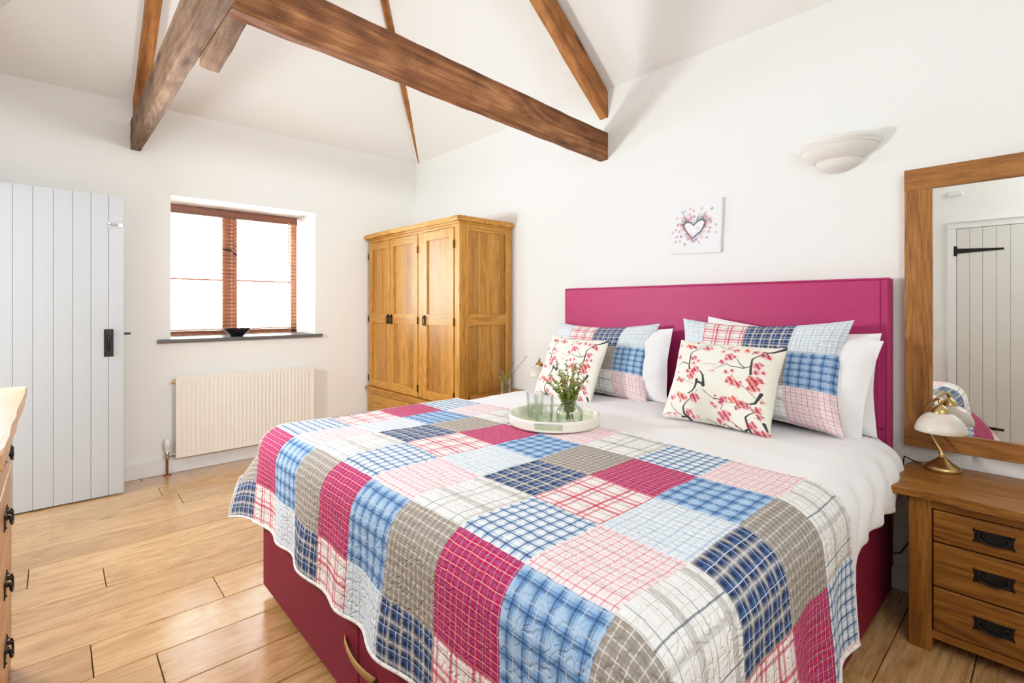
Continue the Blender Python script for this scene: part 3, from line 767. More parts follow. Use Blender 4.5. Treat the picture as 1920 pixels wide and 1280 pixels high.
# ------------------------------------------------------------------ painting helper for printed cloth / canvas (vertex paint)
def homog(src):
    A = []
    dst = [(0, 1), (1, 1), (1, 0), (0, 0)]
    for (x, y), (u, v) in zip(src, dst):
        A.append([x, y, 1, 0, 0, 0, -u*x, -u*y]); A.append([0, 0, 0, x, y, 1, -v*x, -v*y])
    h = np.linalg.solve(np.array(A, float), np.array([c for p in dst for c in p], float))
    def f(x, y):
        w = h[6]*x+h[7]*y+1; return ((h[0]*x+h[1]*y+h[2])/w, (h[3]*x+h[4]*y+h[5])/w)
    return f
class Paint:
    def __init__(s, nu, nv, base):
        s.u, s.v = np.meshgrid(np.linspace(0, 1, nu), np.linspace(0, 1, nv), indexing='ij')
        s.c = np.ones((nu, nv, 3))*np.array(lin(base)); s.px = 1./nu
    def blend(s, a, c): s.c += (np.array(lin(c))-s.c)*np.clip(a, 0, 1)[..., None]
    def line(s, pts, w0, w1, c, al=1.):
        n = len(pts)-1
        for i in range(n):
            (x0, y0), (x1, y1) = pts[i], pts[i+1]
            dx, dy = x1-x0, y1-y0; L2 = dx*dx+dy*dy+1e-12
            t = np.clip(((s.u-x0)*dx+(s.v-y0)*dy)/L2, 0, 1)
            d = np.hypot(s.u-x0-t*dx, s.v-y0-t*dy)
            w = w0+(w1-w0)*(i+t)/n
            s.blend(np.clip((w/2-d)/s.px+.6, 0, 1)*al, c)
    def flower(s, x, y, r, c, rot=0., petals=5, al=1.):
        dx, dy = s.u-x, s.v-y; d = np.hypot(dx, dy); a = np.arctan2(dy, dx)+rot
        rr = r*(.66+.34*np.abs(np.cos(a*petals/2.)))*(1+.12*np.sin(a*3+x*40))
        s.blend(np.clip((rr-d)/s.px*.7+.5, 0, 1)*al*(.72+.28*np.sin(dx*130+dy*90+x*99)), c)
    def apply(s, o, extra=0):
        me = o.data; at = me.color_attributes.new('paint', 'FLOAT_COLOR', 'POINT')
        n = len(me.vertices); buf = np.ones((n, 4), np.float32)
        flat = s.c.reshape(-1, 3); k = len(flat); buf[:k, :3] = flat
        if n > k: buf[k:, :3] = s.c[0, 0]
        at.data.foreach_set('color', buf.ravel())
M['blossom'] = m_attr('blossom_print', .9, .15); M['print'] = m_attr('canvas_print', .8)

# ------------------------------------------------------------------ heart picture
pc = thing('canvas_picture', 'small square white canvas print of a heart-shaped tree hanging above the bed', 'picture', (XR-.001, 1.416, 1.713))
pc.rotation_euler = (math.radians(2.6), 0, 0)
hs = .154
b = B(); b.box(-.018, 0, -hs, hs, -hs, hs, .002); b.obj('canvas', M['canvas_edge'], pc)
NP = 230
b = B(); b.grid([[(-.0186, hs*.985*(1-2*i/(NP-1)), hs*.985*(-1+2*j/(NP-1))) for j in range(NP)] for i in range(NP)], flip=False)
pr = b.obj('printed_picture', M['print'], pc, recalc=False)
pt = Paint(NP, NP, (240, 240, 244)); H = homog([(225, 190), (1112, 150), (1110, 1112), (240, 1162)])
heart = [(640, 645), (672, 605), (720, 560), (765, 538), (800, 535), (830, 560), (838, 600), (820, 660), (770, 750), (700, 815), (625, 875), (560, 800), (500, 720), (468, 660), (468, 620), (490, 590), (530, 575), (570, 580), (605, 600), (640, 645)]
Hh = [H(*p) for p in heart]
rs = random.Random(3)
hc = H(645, 690)
for k in range(230):
    i = rs.randrange(len(Hh)-1); f = rs.random(); x = Hh[i][0]+(Hh[i+1][0]-Hh[i][0])*f; y = Hh[i][1]+(Hh[i+1][1]-Hh[i][1])*f
    a = math.atan2(y-hc[1], x-hc[0])+rs.uniform(-.6, .6); L = rs.uniform(.03, .13) if y < .55 else rs.uniform(.05, .19)
    m_ = (x+L*.5*math.cos(a+.2), y+L*.5*math.sin(a+.2)); e = (x+L*math.cos(a), y+L*math.sin(a))
    c = rs.choice([(120, 110, 125), (150, 130, 140), (110, 115, 150), (150, 120, 115)]) if y < .45 else (110, 110, 118)
    pt.line([(x, y), m_, e], .007, .002, c, .75)
for k in range(5):
    pt.line([H(720+rs.uniform(-30, 30), 560), H(740+rs.uniform(-60, 80), 430+rs.uniform(-60, 40))], .010, .003, (100, 104, 112))
    pt.line([H(510, 580), H(440+rs.uniform(-60, 60), 400+rs.uniform(-40, 100))], .010, .003, (105, 105, 115))
pt.line(Hh[:8], .014, .03, (92, 94, 104)); pt.line(Hh[7:11], .03, .026, (100, 104, 136)); pt.line(Hh[10:15], .026, .03, (124, 100, 108)); pt.line(Hh[14:], .03, .012, (98, 96, 104))
PK, OR, RD, NV, GR, PU, TE = (214, 110, 145), (226, 160, 125), (205, 95, 110), (90, 105, 140), (150, 165, 160), (150, 130, 185), (140, 190, 180)
for x, y, c in [(565, 325, OR), (630, 365, (190, 140, 120)), (775, 330, (160, 185, 150)), (950, 340, NV), (430, 385, GR), (480, 370, TE), (560, 430, PK), (650, 470, NV), (835, 415, OR), (330, 495, OR), (450, 490, OR), (560, 520, (222, 80, 125)), (850, 480, PK), (930, 520, RD), (940, 580, RD), (1020, 630, GR), (350, 630, RD), (430, 630, RD), (320, 720, PK), (385, 750, RD), (265, 770, GR), (490, 700, PK), (720, 690, OR), (840, 590, PK), (850, 665, RD), (930, 685, RD), (910, 755, PK), (1035, 765, OR), (340, 850, PK), (425, 840, NV), (800, 850, OR), (885, 860, PU), (330, 940, GR), (400, 930, OR), (500, 985, NV), (745, 945, OR), (560, 890, PK), (650, 930, PU), (700, 900, PU), (590, 480, PK), (530, 540, PK)]:
    u, v = H(x, y); a = rs.uniform(0, 6)
    pt.flower(u, v, .030, c, a, 4, .95)
for k in range(60):
    x = rs.uniform(520, 760); y = 790+abs(x-640)*-.5+rs.uniform(0, 150); u, v = H(x, y); pt.flower(u, v, .012, rs.choice([PU, (120, 125, 165), (160, 130, 130), RD]), rs.uniform(0, 6), 4, .7)
pt.apply(pr)

# ------------------------------------------------------------------ bed
bd = thing('divan_bed', 'super-king divan bed with tall fuchsia upholstered headboard', 'bed', (1.66, 1.41, 0))
BX0_, BX1_, BY0_, BY1_, YM = .668, 2.655, .478, 2.342, 1.41
for ya, yb_ in ((BY0_, YM-.0015), (YM+.0015, BY1_)):
    b = B(); b.box(BX0_, BX1_, ya, yb_, .035, .37, .008, 3); bb(bd, b, 'divan_base', M['maroon'])
b = B(); b.box(BX0_+.01, BX1_-.005, BY0_+.005, BY1_-.005, .37, .635, .06, 4); bb(bd, b, 'mattress', M['duvet'])
for x in (BX0_+.1, 1.66, BX1_-.1):
    for y in (BY0_+.08, YM-.1, YM+.1, BY1_-.08):
        b = B(); b.lathe([(0, 0), (.022, 0), (.025, .004), (.022, .036), (0, .036)], (x, y, 0), 14); bb(bd, b, 'glide', M['iron'])
# joining strap across the split
b = B(); P_ = []
for k in range(17):
    t = k/16.; y = 1.50-.205*t; out = .004+.016*math.sin(PI*t)**.8; z = .212-.022*t-.003*math.sin(PI*t)
    P_.append([(BX0_-out, y, z+.0125), (BX0_-out-.0025, y, z), (BX0_-out, y, z-.0125)])
b.grid(P_); o = bb(bd, b, 'linking_strap', M['leather_strap']); o.modifiers.new('s', 'SOLIDIFY').thickness = .003
for yy, zz in ((1.497, .212), (1.297, .19)):
    b = B(); b.lathe([(.006, 0), (.005, -.005), (0, -.006)], (BX0_-.004, yy, zz), 12, axis='x'); bb(bd, b, 'strap_stud', M['bronze'], par=o)
# headboard
HX, HT = 2.665, 1.376
b = B(); b.box(HX, XR-.022, .486, 2.358, .10, HT, .014, 4); hb = bb(bd, b, 'headboard', M['fuchsia'])
b = B(); b.box(HX-.006, HX+.02, .520, 2.350, .36, HT-.012, .005, 4)
bb(bd, b, 'padded_panel', M['fuchsia'], par=hb)
def rect_tube(b, x, y0, y1, z0, z1, r):
    for p, q in (((x, y0, z0), (x, y0, z1)), ((x, y0, z1), (x, y1, z1)), ((x, y1, z1), (x, y1, z0))): b.tube([p, q], r, 8)
b = B(); rect_tube(b, HX-.001, .488+.008, 2.356-.008, .38, HT-.006, .0035); bb(bd, b, 'piping', M['fuchsia'], par=hb)
b = B(); b.box(HX-.008, HX-.003, .505, 2.34, .714, .718, .001); bb(bd, b, 'seam', M['maroon'], par=hb)

# ---- draped covers
def drape(s, t, R, x0, y0, y1, zt, seed, rip=.010, cflare=1., base=.04, bump=True):
    ex = max(0., x0-s); eyn = max(0., y0-t); eyf = max(0., t-y1); ey = eyn or eyf
    sy = -1 if eyn else 1
    z = zt
    crown = .010*math.sin(PI*min(1, max(0, (t-y0)/(y1-y0))))+.012*ncl(s*2.1, t*2.1, seed)
    if bump: crown += .004*ncl(s*9, t*6, seed+4)
    L = math.hypot(ex, ey)
    if L < 1e-9: return (s, t, z+crown)
    dx, dy = -ex/L, sy*ey/L
    c = min(1., 2*ex*ey/(L*L))
    arc = R*PI/2
    if L < arc: rad, dz, w = R*math.sin(L/R), R*(1-math.cos(L/R)), 0
    else:
        q = L-arc; w = min(1., q/.22)
        if c > 0:   # cloth corner: a flat ear folded along its diagonal
            ph = math.atan2(ey, ex); h = 1-abs(ph-PI/4)/(PI/4)
            e = Vector((dx*base, dy*base, -1))*(1-h)+Vector((-.36*cflare, sy*.54*cflare, -.83))*h
            e.normalize()
            return (x0+dx*R+e.x*q, (y0 if eyn else y1)+dy*R+e.y*q+.006*ncl(L*6, ph*5, seed)*w, z-R+e.z*q)
        fl = base; rad = R+fl*q; dz = R+q*math.sqrt(1-fl*fl)
    al = (t if ex > ey else s)
    k = w*rip*(math.sin(al*21+seed+2.2*ncl(al*2, seed))*(1-c) + .8*ncl(al*7, seed*2, L*2))
    rad += k+ (rip*.25*ncl(s*6, t*6, seed))
    bx, by = min(max(s, x0), 99), min(max(t, y0), y1)
    return (bx+dx*rad, by+dy*rad, z+crown*max(0, 1-L/.2)-dz)
# duvet
dv = thing('duvet', 'plain white duvet spread over the bed, hanging down the near side', 'duvet', (1.66, 1.41, .66))
nS, nT = 170, 200
S = np.linspace(.52, 2.635, nS); T = np.linspace(.08, 2.54, nT)
P_ = []
for s in S:
    row = []
    for t in T:
        tt = t
        # hem height varies towards the head
        if t < .545: tt = .545-(.545-t)*float(np.interp(s, [1.2, 1.70, 1.80, 1.90, 2.15, 2.43, 2.62], [.40, .385, .36, .275, .27, .29, .22]))/.465
        x, y, z = drape(s, tt, .115, .79, .545, 2.31, .695, 1.7, rip=.010, base=.02)
        if s > 1.7 and t < .5: # wrinkles on the near drop
            y += .010*math.sin(s*34+3*ncl(s*3, t*4))*min(1, (.5-t)/.15)*min(1, (s-1.7)/.2)
            y -= .008*math.exp(-((z-.60)/.10)**2)*min(1, (s-1.7)/.4)
        if s > 2.45 and tt < .53:
            y += .05*((s-2.45)/.185)**2
        row.append((x, y, z))
    P_.append(row)
b = B(); b.grid(P_); o = bb(dv, b, 'duvet_cover', M['duvet'], autosmooth=0); o.modifiers.new('s', 'SOLIDIFY').thickness = -.008
for f in o.data.polygons: pass
# quilt
qt = thing('patchwork_quilt', 'patchwork quilt of plaid squares in blue, red and taupe over the foot of the bed', 'quilt', (1.2, 1.41, .7))
S0, PU_, T0, PV_ = 1.74, .25, .53, .231
nS, nT = 150, 250
SS = np.linspace(.325, 1.742, nS); TT = np.linspace(.015, 2.625, nT)
def q_at(s, t): 
    x, y, z = drape(s, t, .118, .79, .545, 2.37, .712, 1.7, rip=.010, base=.05, cflare=1.)
    # shift outwards a little so that it lies on the duvet
    ex = max(0., .79-s); en = max(0., .545-t); ef = max(0., t-2.37)
    x -= .012*min(1, ex/.1); y -= .014*min(1, en/.1); y += .014*min(1, ef/.1)
    if en > 0 and s > 1.0: x += .05*max(0, en-.2)*(s-1.0)
    if ex > .2 : x -= .02*ncl(t*3.3, 4.4)*min(1, (ex-.2)/.2)
    return (x, y, z)
P_ = [[q_at(s, t) for t in TT] for s in SS]
UV = [[((S0-s)/PU_, (t-T0)/(PV_ if t > T0 else .25)) for t in TT] for s in SS]
b = B(); b.grid(P_, UV, flip=False); bmesh.ops.translate(b.bm, verts=b.bm.verts, vec=-rel(qt))
b.bm.normal_update()
up = sum(f.normal.z for f in b.bm.faces)
if up < 0: bmesh.ops.reverse_faces(b.bm, faces=b.bm.faces)
b.obj('quilt_top', M['patch'], qt, recalc=False, autosmooth=0)
b = B()
edge = [P_[0][j] for j in range(nT)]+[P_[i][-1] for i in range(1, nS)]
edge2 = [P_[0][0]]+[P_[i][0] for i in range(1, nS)]
b.tube(edge, .0055, 8); b.tube(edge2, .0055, 8); b.tube([P_[-1][j] for j in range(nT)], .003, 8)
bb(qt, b, 'binding', M['binding'])

# ------------------------------------------------------------------ pillows
def pillow(name, label, cat, W, H_, T_, mat, bottom, theta, yaw=0., roll=0., n=48, uv=None, pinch=.05, paint=None, group=None, flange=0., seed=1, sub='pillow_cover', wr=.006):
    o = thing(name, label, cat, bottom, group)
    b = B(); fr, bk, uvs = [], [], []
    for i in range(n):
        u = -1+2*i/(n-1); r1, r2, r3 = [], [], []
        for j in range(n):
            v = -1+2*j/(n-1)
            x = W/2*u*(1-pinch*(1-v*v)); y = H_/2*v*(1-pinch*1.3*(1-u*u))
            uu, vv = abs(u), abs(v)
            fu = max(0, 1-(max(0, uu)/(1-flange))**2.6) if uu < 1-flange else 0
            fv = max(0, 1-(vv/(1-flange))**2.6) if vv < 1-flange else 0
            h = T_/2*(fu*fv)**.52
            w = wr*(ncl(u*2.3+seed, v*2.3)+.7*ncl(u*5+seed, v*5, 3))*(fu*fv)**.25
            # corner tension
            bend = .012*ncl(u*1.5+seed*3, v*1.5)
            r1.append((x, y, h+w+bend)); r2.append((x, y, -h*.8+w*.5+bend-.0015)); r3.append(((v*.5+.5)*(uv[1]-uv[0])+uv[0], (u*.5+.5)*(uv[3]-uv[2])+uv[2]) if uv else (0, 0))
        fr.append(r1); bk.append(r2); uvs.append(r3)
    b.grid(fr, uvs, flip=False); b.grid(bk, uvs, flip=True)
    c, s = math.cos(theta), math.sin(theta)
    X = Vector((0, -1, 0)); Y = Vector((s, 0, c)); Z = X.cross(Y)
    mt = Matrix((X, Y, Z)).transposed().to_4x4()
    mt = Matrix.Rotation(yaw, 4, 'Z') @ mt @ Matrix.Rotation(roll, 4, 'Z') @ Matrix.Translation((0, H_/2, 0))
    ob = b.obj(sub, mat, o, matrix=mt, recalc=False, autosmooth=0)
    if paint: paint.apply(ob)
    return o
g = 'white bed pillows'
pillow('pillow', 'white pillow lying lowest against the headboard at the near side of the bed', 'pillow', .76, .44, .22, M['duvet'], (2.535, .885, .70), .16, roll=0., group=g, seed=11, flange=.02, wr=.012)
pillow('pillow', 'white pillow leaning behind the near patchwork sham, its corner poking out at the right', 'pillow', .78, .45, .15, M['duvet'], (2.47, .93, .715), .24, roll=math.radians(-7), group=g, seed=21, flange=.03, wr=.013)
pillow('pillow', 'white pillow against the headboard at the far side of the bed', 'pillow', .78, .42, .20, M['duvet'], (2.55, 1.88, .69), .16, roll=0, group=g, seed=31, flange=.02, wr=.012)
pillow('pillow', 'white pillow leaning behind the far patchwork sham', 'pillow', .78, .42, .15, M['duvet'], (2.49, 1.84, .70), .22, roll=math.radians(2), group=g, seed=41, flange=.03, wr=.012)
g = 'patchwork pillow shams'
pillow('pillow_sham', 'patchwork pillow sham at the near side of the bed behind the larger-looking blossom cushion', 'pillow', .80, .51, .17, M['patch'], (2.385, .985, .705), .33, roll=math.radians(.5), uv=(.02, 2.98, .35, 3.95), pinch=.11, group=g, seed=51)
pillow('pillow_sham', 'patchwork pillow sham at the far side of the bed nearest the wardrobe', 'pillow', .81, .48, .17, M['patch'], (2.43, 1.945, .69), .30, roll=math.radians(.5), uv=(.02, 2.98, .05, 3.98), pinch=.11, group=g, seed=61)
# blossom cushions
NB = 270
bp = Paint(NB, NB, (243, 240, 226)); Hb = homog([(375, 60), (1540, 190), (1285, 1205), (55, 945)])
def K(*p): return [Hb(*q) for q in p]
DK = (62, 66, 68); UW = 1/1180.
rs = random.Random(5)
FLW = [(480,155,30,'O'),(530,165,35,'R'),(570,175,20,'D'),(700,185,40,'R'),(750,190,20,'R'),(360,280,30,'P'),(550,310,35,'P'),(540,375,22,'P'),(605,345,20,'P'),(460,465,30,'P'),(560,450,45,'R'),(500,530,42,'R'),(520,480,30,'R'),(330,540,28,'D'),(375,565,30,'R'),(325,455,15,'P'),(890,240,22,'P'),(965,190,20,'P'),(1040,230,30,'P'),(1150,235,32,'O'),(970,315,55,'P'),(875,370,32,'P'),(1250,255,28,'P'),(1330,290,40,'D'),(1375,325,30,'R'),(1270,430,45,'P'),(1255,510,30,'P'),(1325,510,20,'P'),(735,475,15,'L'),(770,470,15,'L'),(920,495,28,'P'),(990,485,22,'P'),(960,590,50,'R'),(1040,640,42,'R'),(970,635,15,'R'),(1190,590,45,'R'),(1270,600,40,'R'),(1200,675,55,'R'),(320,720,30,'O'),(240,750,30,'P'),(360,755,40,'R'),(400,780,25,'R'),(330,805,15,'D'),(520,790,50,'P'),(490,755,30,'P'),(960,810,42,'O'),(1040,860,45,'R'),(990,905,25,'D'),(1100,895,30,'R'),(850,810,40,'P'),(805,845,22,'R'),(710,860,20,'P'),(745,890,20,'P'),(830,990,60,'P'),(750,1050,28,'P'),(410,940,38,'P'),(500,995,20,'L'),(450,990,20,'P'),(1215,930,40,'R'),(1230,1000,30,'D'),(1280,830,20,'R'),(1120,1100,45,'P'),(1220,1185,50,'R'),(1130,1165,25,'P'),(240,940,25,'L'),(160,930,20,'L'),(770,770,15,'P'),(650,720,10,'P'),(620,1030,10,'L'),(930,1100,12,'P'),(1430,170,30,'R'),(590,100,18,'R'),(390,140,18,'P')]
FC = {'O': (232, 86, 48), 'R': (194, 26, 46), 'P': (202, 40, 92), 'L': (236, 160, 180), 'D': (150, 34, 46)}
for x, y, r, c in FLW:
    u, v = Hb(x, y); bp.flower(u+.012, v-.012, r*1.5*UW, (246, 196, 206), rs.uniform(0, 6), 5, .55)
for pts, w0, w1 in [([(880,118),(770,130),(690,145),(600,160)],9,4), ([(640,180),(540,230),(515,265),(500,330),(485,400),(490,440)],6,17), ([(440,730),(500,705),(540,660),(560,620),(572,575)],9,26), ([(570,600),(620,620),(640,655)],26,20), ([(645,650),(650,530),(618,470)],26,9), ([(1310,250),(1360,265),(1420,255),(1480,230),(1530,205)],8,30), ([(1340,297),(1270,310),(1215,350),(1205,430),(1195,530)],6,20), ([(800,450),(860,420),(930,395),(980,430),(1060,445),(1120,460),(1200,440)],4,10), ([(1080,650),(1150,720),(1215,795)],3,4), ([(1280,745),(1240,800),(1200,850),(1150,860)],28,14), ([(1150,860),(1060,850),(880,850)],7,3), ([(480,780),(400,830),(355,880),(350,950),(400,1015)],5,24), ([(310,978),(390,985)],14,16), ([(740,800),(820,815),(830,870),(800,930)],9,3), ([(1200,940),(1110,980),(1070,1010),(1070,1100),(1080,1185)],5,22), ([(740,1110),(800,1075),(850,1110),(930,1140),(1000,1150),(1060,1130)],3,14), ([(400,560),(460,595),(530,625)],3,3), ([(1260,1070),(1275,1140)],26,14), ([(850,160),(930,210),(1000,225)],5,3), ([(660,380),(760,390),(820,410)],3,3), ([(620,690),(700,770),(760,810)],3,5), ([(600,1020),(680,1060),(740,1100)],3,3), ([(1150,930),(1150,870)],5,3), ([(340,380),(400,345),(470,375)],4,12), ([(1050,340),(1080,400),(1130,450)],4,8), ([(860,1040),(930,1090),(990,1145)],3,9), ([(1450,200),(1420,170),(1350,160)],4,3), ([(1210,290),(1220,240)],4,3), ([(520,750),(570,690)],3,3), ([(210,800),(220,860),(270,930),(330,975)],3,6), ([(60,940),(160,915),(200,930)],3,4)]:
    bp.line(K(*pts), w0*UW*1.25+.001, w1*UW*1.25+.001, DK)
for x, y, r, c in FLW:
    u, v = Hb(x, y); a = rs.uniform(0, 6)
    bp.flower(u, v, r*1.22*UW, FC[c], a, 5, .95); bp.flower(u, v, r*.42*UW, (140, 24, 44), a+.6, 5, .6)
for k in range(90):
    x, y, r, c = rs.choice(FLW); u, v = Hb(x+rs.uniform(-80, 80), y+rs.uniform(-70, 70)); bp.flower(u, v, rs.uniform(4, 9)*UW, FC[rs.choice('PRL')], 0, 3, .9)
g = 'blossom print cushions'
pillow('blossom_cushion', 'cream cushion printed with red cherry blossom leaning on the near patchwork sham', 'cushion', .50, .405, .15, M['blossom'], (2.175, 1.045, .708), .44, roll=math.radians(-1.0), n=NB, pinch=.045, paint=bp, group=g, seed=71, wr=.004)
pillow('blossom_cushion', 'cream cushion printed with red cherry blossom behind the tray, on the far patchwork sham', 'cushion', .45, .40, .14, M['blossom'], (2.195, 1.975, .692), .42, roll=math.radians(-2), n=NB, pinch=.045, paint=bp, group=g, seed=81, wr=.004)

# ------------------------------------------------------------------ tray with glasses and flowers
TZ = .726; TX, TY, TR = 1.665, 1.535, .203
ty = thing('serving_tray', 'round cream tray with pale green inside standing on the quilt edge', 'tray', (TX, TY, TZ))
ang = math.atan2(-TY, -TX)-.10
b = B(); n = 96; h0, h1, h2, h3 = .0, .008, .032, .044
def skip(k):
    a = 2*PI*(k+.5)/n; d = (a-ang+PI) % (2*PI)-PI; d2 = (a-ang-PI+PI) % (2*PI)-PI
    return abs(d) < .29 or abs(d2) < .29
rings = [b.ring([(TR*math.cos(2*PI*k/n), TR*math.sin(2*PI*k/n), z) for k in range(n)]) for z in (h0, h1, h2, h3)]
for q, (r0, r1) in enumerate(zip(rings, rings[1:])):
    for k in range(n):
        if q == 1 and skip(k): continue
        b.bm.faces.new((r0[k], r0[(k+1) % n], r1[(k+1) % n], r1[k]))
o = b.obj('rim', M['tray_out'], ty); sm = o.modifiers.new('s', 'SOLIDIFY'); sm.thickness = .005; sm.offset = -1
b = B(); b.lathe([(0, .002), (TR-.004, .002), (TR-.004, .007), (0, .007)], n=64); b.obj('tray_base', M['tray_in'], ty)
def tumbler(label, x, y, lvl, s=1.):
    t = thing('tumbler', label, 'glass', (x, y, TZ+.0075), 'water tumblers on the tray')
    b = B(); b.lathe([(0, 0), (.034*s, 0), (.037*s, .004), (.0415*s, .115*s), (.0405*s, .1155*s), (.0395*s, .115*s), (.0355*s, .012), (.033*s, .009), (0, .009)], n=40); b.obj('glass', M['glass'], t)
    b = B(); r = .0352*s+.004*s*(lvl-.012)/.103; b.lathe([(0, .010), (.034*s, .010), (r-.0005, lvl), (0, lvl)], n=40); b.obj('water', M['water'], t)
    return t
tumbler('clear tumbler at the left of the tray, about half full of water', 1.655, 1.648, .060)
tumbler('clear tumbler in the middle of the tray, with less water', 1.592, 1.530, .040, 1.08)
vs = thing('glass_vase', 'clear glass bottle vase on the tray holding heather sprigs', 'vase', (1.672, 1.450, TZ+.0075))
b = B(); b.lathe([(0, 0), (.054, 0), (.060, .006), (.061, .045), (.056, .064), (.040, .078), (.031, .086), (.030, .094), (.036, .103), (.043, .109), (.0435, .111), (.041, .1105), (.033, .102), (.027, .094), (.028, .085), (.038, .075), (.053, .061), (.058, .045), (.057, .010), (0, .008)], n=48); b.obj('glass', M['glass'], vs)
b = B(); b.lathe([(0, .009), (.0565, .010), (.0575, .042), (0, .042)], n=40); b.obj('water', M['water'], vs)
def sprig(b_stem, b_leaf, b_fl, p0, p1, p2, rnd, leafn=34, ls=.011, fl=True):
    P = []
    for k in range(13):
        t = k/12.; P.append(Vector(p0)*(1-t)**2+Vector(p1)*2*t*(1-t)+Vector(p2)*t*t)
    b_stem.tube(P, [.0016*(1-.6*k/12.) for k in range(13)], 6)
    for q in range(leafn):
        t = rnd.uniform(.26, 1.)**1.2; i = min(11, int(t*12)); p = P[i].lerp(P[i+1], t*12-i)
        d = Vector((rnd.uniform(-1, 1), rnd.uniform(-1, 1), rnd.uniform(-.2, 1))).normalized()
        l = ls*rnd.uniform(.7, 1.5)*(1.15-.5*t); s_ = d.orthogonal().normalized()*l*.30; nrm = d.cross(s_).normalized()*l*.10
        tip = p+d*l; mid = p+d*l*.5
        v = [b_leaf.bm.verts.new(x) for x in (p, mid+s_+nrm, tip, mid-s_+nrm)]
        b_leaf.bm.faces.new(v)
    if fl:
        for q in range(14):
            t = rnd.uniform(.72, 1.02); i = min(11, int(t*12)); p = P[i].lerp(P[min(12, i+1)], min(1, t*12-i))
            c = p+Vector((rnd.uniform(-1, 1), rnd.uniform(-1, 1), rnd.uniform(-1, 1)))*.006
            r = bmesh.ops.create_icosphere(b_fl.bm, subdivisions=1, radius=rnd.uniform(.0018, .0034)); 
            for v in r['verts']: v.co += c
def bunch(label, loc, tips, z0, zn, seed, rn=.02, **k):
    bn = thing('flower_bunch', label, 'flowers', loc, None); rnd = random.Random(seed)
    for tx, ty_, tz in tips:
        a = rnd.uniform(0, 6.28)
        p0 = (rn*.8*math.cos(a), rn*.8*math.sin(a), z0); p1 = (tx*.12, ty_*.12, zn+.02); p2 = (tx, ty_, tz)
        s_, l_, f_ = B(), B(), B(); sprig(s_, l_, f_, p0, p1, p2, rnd, **k)
        sp = s_.obj('sprig', M['stem'], bn); l_.obj('leaves', M['leaf'], sp, recalc=False, smooth=False); f_.obj('blossom', M['heather'], sp)
    return bn
rgt = Vector((math.cos(YAW), -math.sin(YAW), 0)); fwd = Vector((math.sin(YAW), math.cos(YAW), 0))
def tips(lst): return [tuple(rgt*a+fwd*d+Vector((0, 0, z))) for a, d, z in lst]
bunch('loose bunch of green and mauve heather sprigs standing in the vase on the tray', (1.672, 1.450, TZ+.0075),
      tips([(-.10, .02, .185), (-.085, -.03, .215), (-.055, .03, .262), (-.035, -.02, .235), (-.012, .02, .275), (.012, -.03, .25), (.03, .02, .265), (.052, -.01, .27), (.07, .02, .20), (-.07, .0, .15), (.0, -.05, .20), (.025, .04, .22), (-.03, .05, .20), (.045, -.04, .17), (-.02, -.045, .165)]), .016, .095, 4, leafn=130, ls=.0155)
v2 = thing('glass_vase', 'small clear glass vase on the far bedside table, mostly hidden by the bed', 'vase', (2.41, 2.70, .586))
b = B(); b.lathe([(0, 0), (.034, 0), (.036, .006), (.036, .13), (.038, .138), (.036, .138), (.034, .13), (.033, .01), (0, .008)], n=32); b.obj('glass', M['glass'], v2)
bunch('three wispy green sprigs in the vase beyond the bed', (2.41, 2.70, .586), tips([(-.11, 0, .27), (.155, .02, .30), (.06, .03, .265), (-.03, -.02, .20), (.05, 0, .20)]), .02, .13, 9, leafn=46, ls=.012)

# ------------------------------------------------------------------ chest of drawers at the left edge
cx = thing('chest_of_drawers', 'pale oak chest of drawers at the left edge of the room beside the door', 'chest', (-.32, 1.93, 0))
CX1, CY0, CY1 = -.115, 1.40, 2.445
b = B(); b.prism([(x, y) for x, y in wavy(-.53, CX1+.039, CY0-.03, CY1+.03, .003, 21, 20, 'X')], .928, .966, .008); bb(cx, b, 'top', M['chest_y'])
b = B(); b.box(-.525, CX1, CY1-.022, CY1, 0, .929, .003); b.box(-.525, CX1, CY0, CY0+.022, 0, .929, .003); b.box(-.525, -.51, CY0, CY1, .05, .929)
b.box(CX1-.02, CX1-.0005, CY0+.02, CY0+.05, 0, .929, .002); b.box(CX1-.02, CX1-.0005, CY1-.05, CY1-.02, 0, .929, .002); b.box(CX1-.02, CX1-.001, CY0+.05, CY1-.05, .03, .13, .002); b.box(CX1-.02, CX1-.001, CY0+.05, CY1-.05, .905, .929, .002)
bb(cx, b, 'carcass', M['chest_z'])
for za, zb in ((.725, .902), (.525, .720), (.330, .520), (.135, .325)):
    b = B(); b.box(CX1-.02, CX1+.004, CY0+.053, CY1-.053, za, zb, .005, 3); dr = bb(cx, b, 'drawer', M['chest_y'])
    for yy in (2.10, 1.56):
        b = B(); bail_handle(b, CX1+.004, yy, (za+zb)/2+.0, 1); bb(cx, b, 'handle', M['iron'], par=dr)

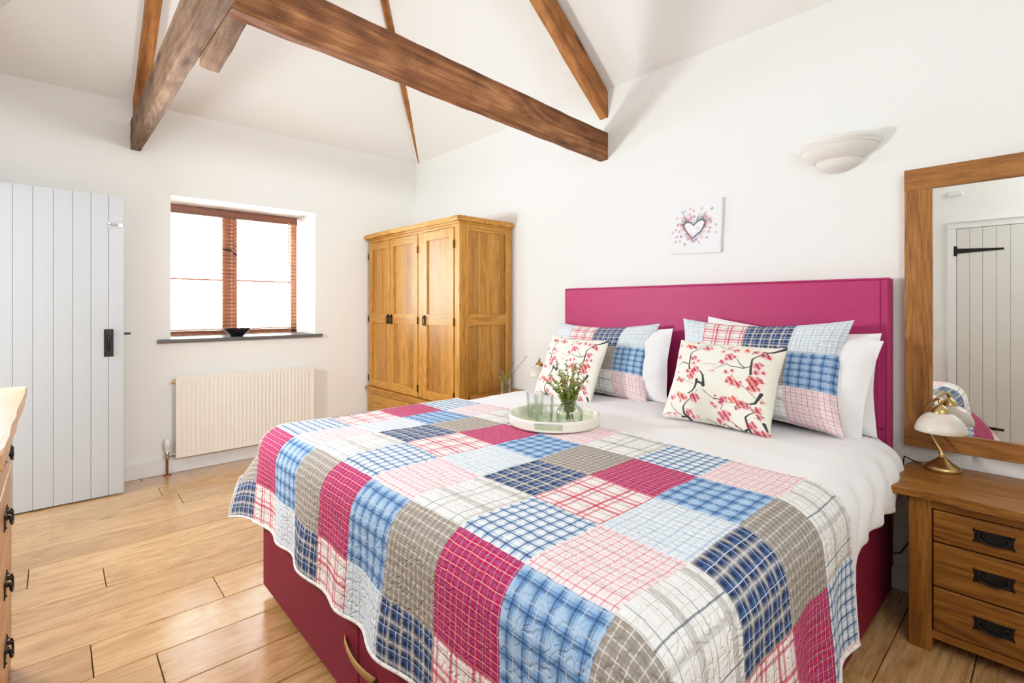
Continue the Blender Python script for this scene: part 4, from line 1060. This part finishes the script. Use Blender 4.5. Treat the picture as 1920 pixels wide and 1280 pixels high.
# ------------------------------------------------------------------ light
w = bpy.data.worlds.new('World'); sc.world = w; w.use_nodes = True
bg = w.node_tree.nodes['Background']; bg.inputs[0].default_value = (.97, .99, 1., 1); bg.inputs[1].default_value = 36.0
def area(name, loc, target, sx, sy, power, col=(1, 1, 1)):
    l = bpy.data.lights.new(name, 'AREA'); l.shape = 'RECTANGLE'; l.size = sx; l.size_y = sy; l.energy = power; l.color = col
    o = bpy.data.objects.new(name, l); COL.objects.link(o); o.location = loc
    o.rotation_euler = (Vector(target)-Vector(loc)).to_track_quat('-Z', 'Y').to_euler(); return o
area('side_flash', (-.42, 3.1, 1.5), (2.76, 1.0, 1.6), .3, .3, 42, (.97, .993, .985))
area('passage_fill', (-1.6, 3.85, 1.3), (2.0, 3.7, 1.2), .8, 1.6, 30, (.97, .993, .985))  # added fill lamp, out of view inside the passage box
sl_ = bpy.data.lights.new('bounce_spot', 'SPOT'); sl_.energy = 230; sl_.color = (.96, .99, 1.); sl_.spot_size = math.radians(72); sl_.spot_blend = .8; sl_.shadow_soft_size = .2
so_ = bpy.data.objects.new('bounce_spot', sl_); COL.objects.link(so_); so_.location = (1.3, -.9, 2.08)
so_.rotation_euler = (Vector((.55, 4.4, 1.9))-so_.location).to_track_quat('-Z', 'Y').to_euler()
area('room_fill', (.35, -.85, 2.4), (1.5, 2.8, .8), 1.5, 1.2, 34, (.97, .993, .985))

sc.view_settings.view_transform = 'Standard'; sc.view_settings.look = 'None'; sc.view_settings.exposure = 0.17
cm = sc.view_settings; cm.use_curve_mapping = True; cv = cm.curve_mapping
cv.white_level = (1.9, 1.9, 1.9); cc = cv.curves[3]
for x, y in ((.15, .285), (.31, .575), (.46, .80), (.66, .93)): cc.points.new(x, y)
cv.update()
sc.cycles.use_denoising = True; sc.cycles.max_bounces = 7; sc.cycles.diffuse_bounces = 4; sc.cycles.use_adaptive_sampling = True; sc.cycles.adaptive_threshold = .09; sc.cycles.adaptive_min_samples = 24; sc.cycles.transparent_max_bounces = 24
sc.cycles.sample_clamp_indirect = 8
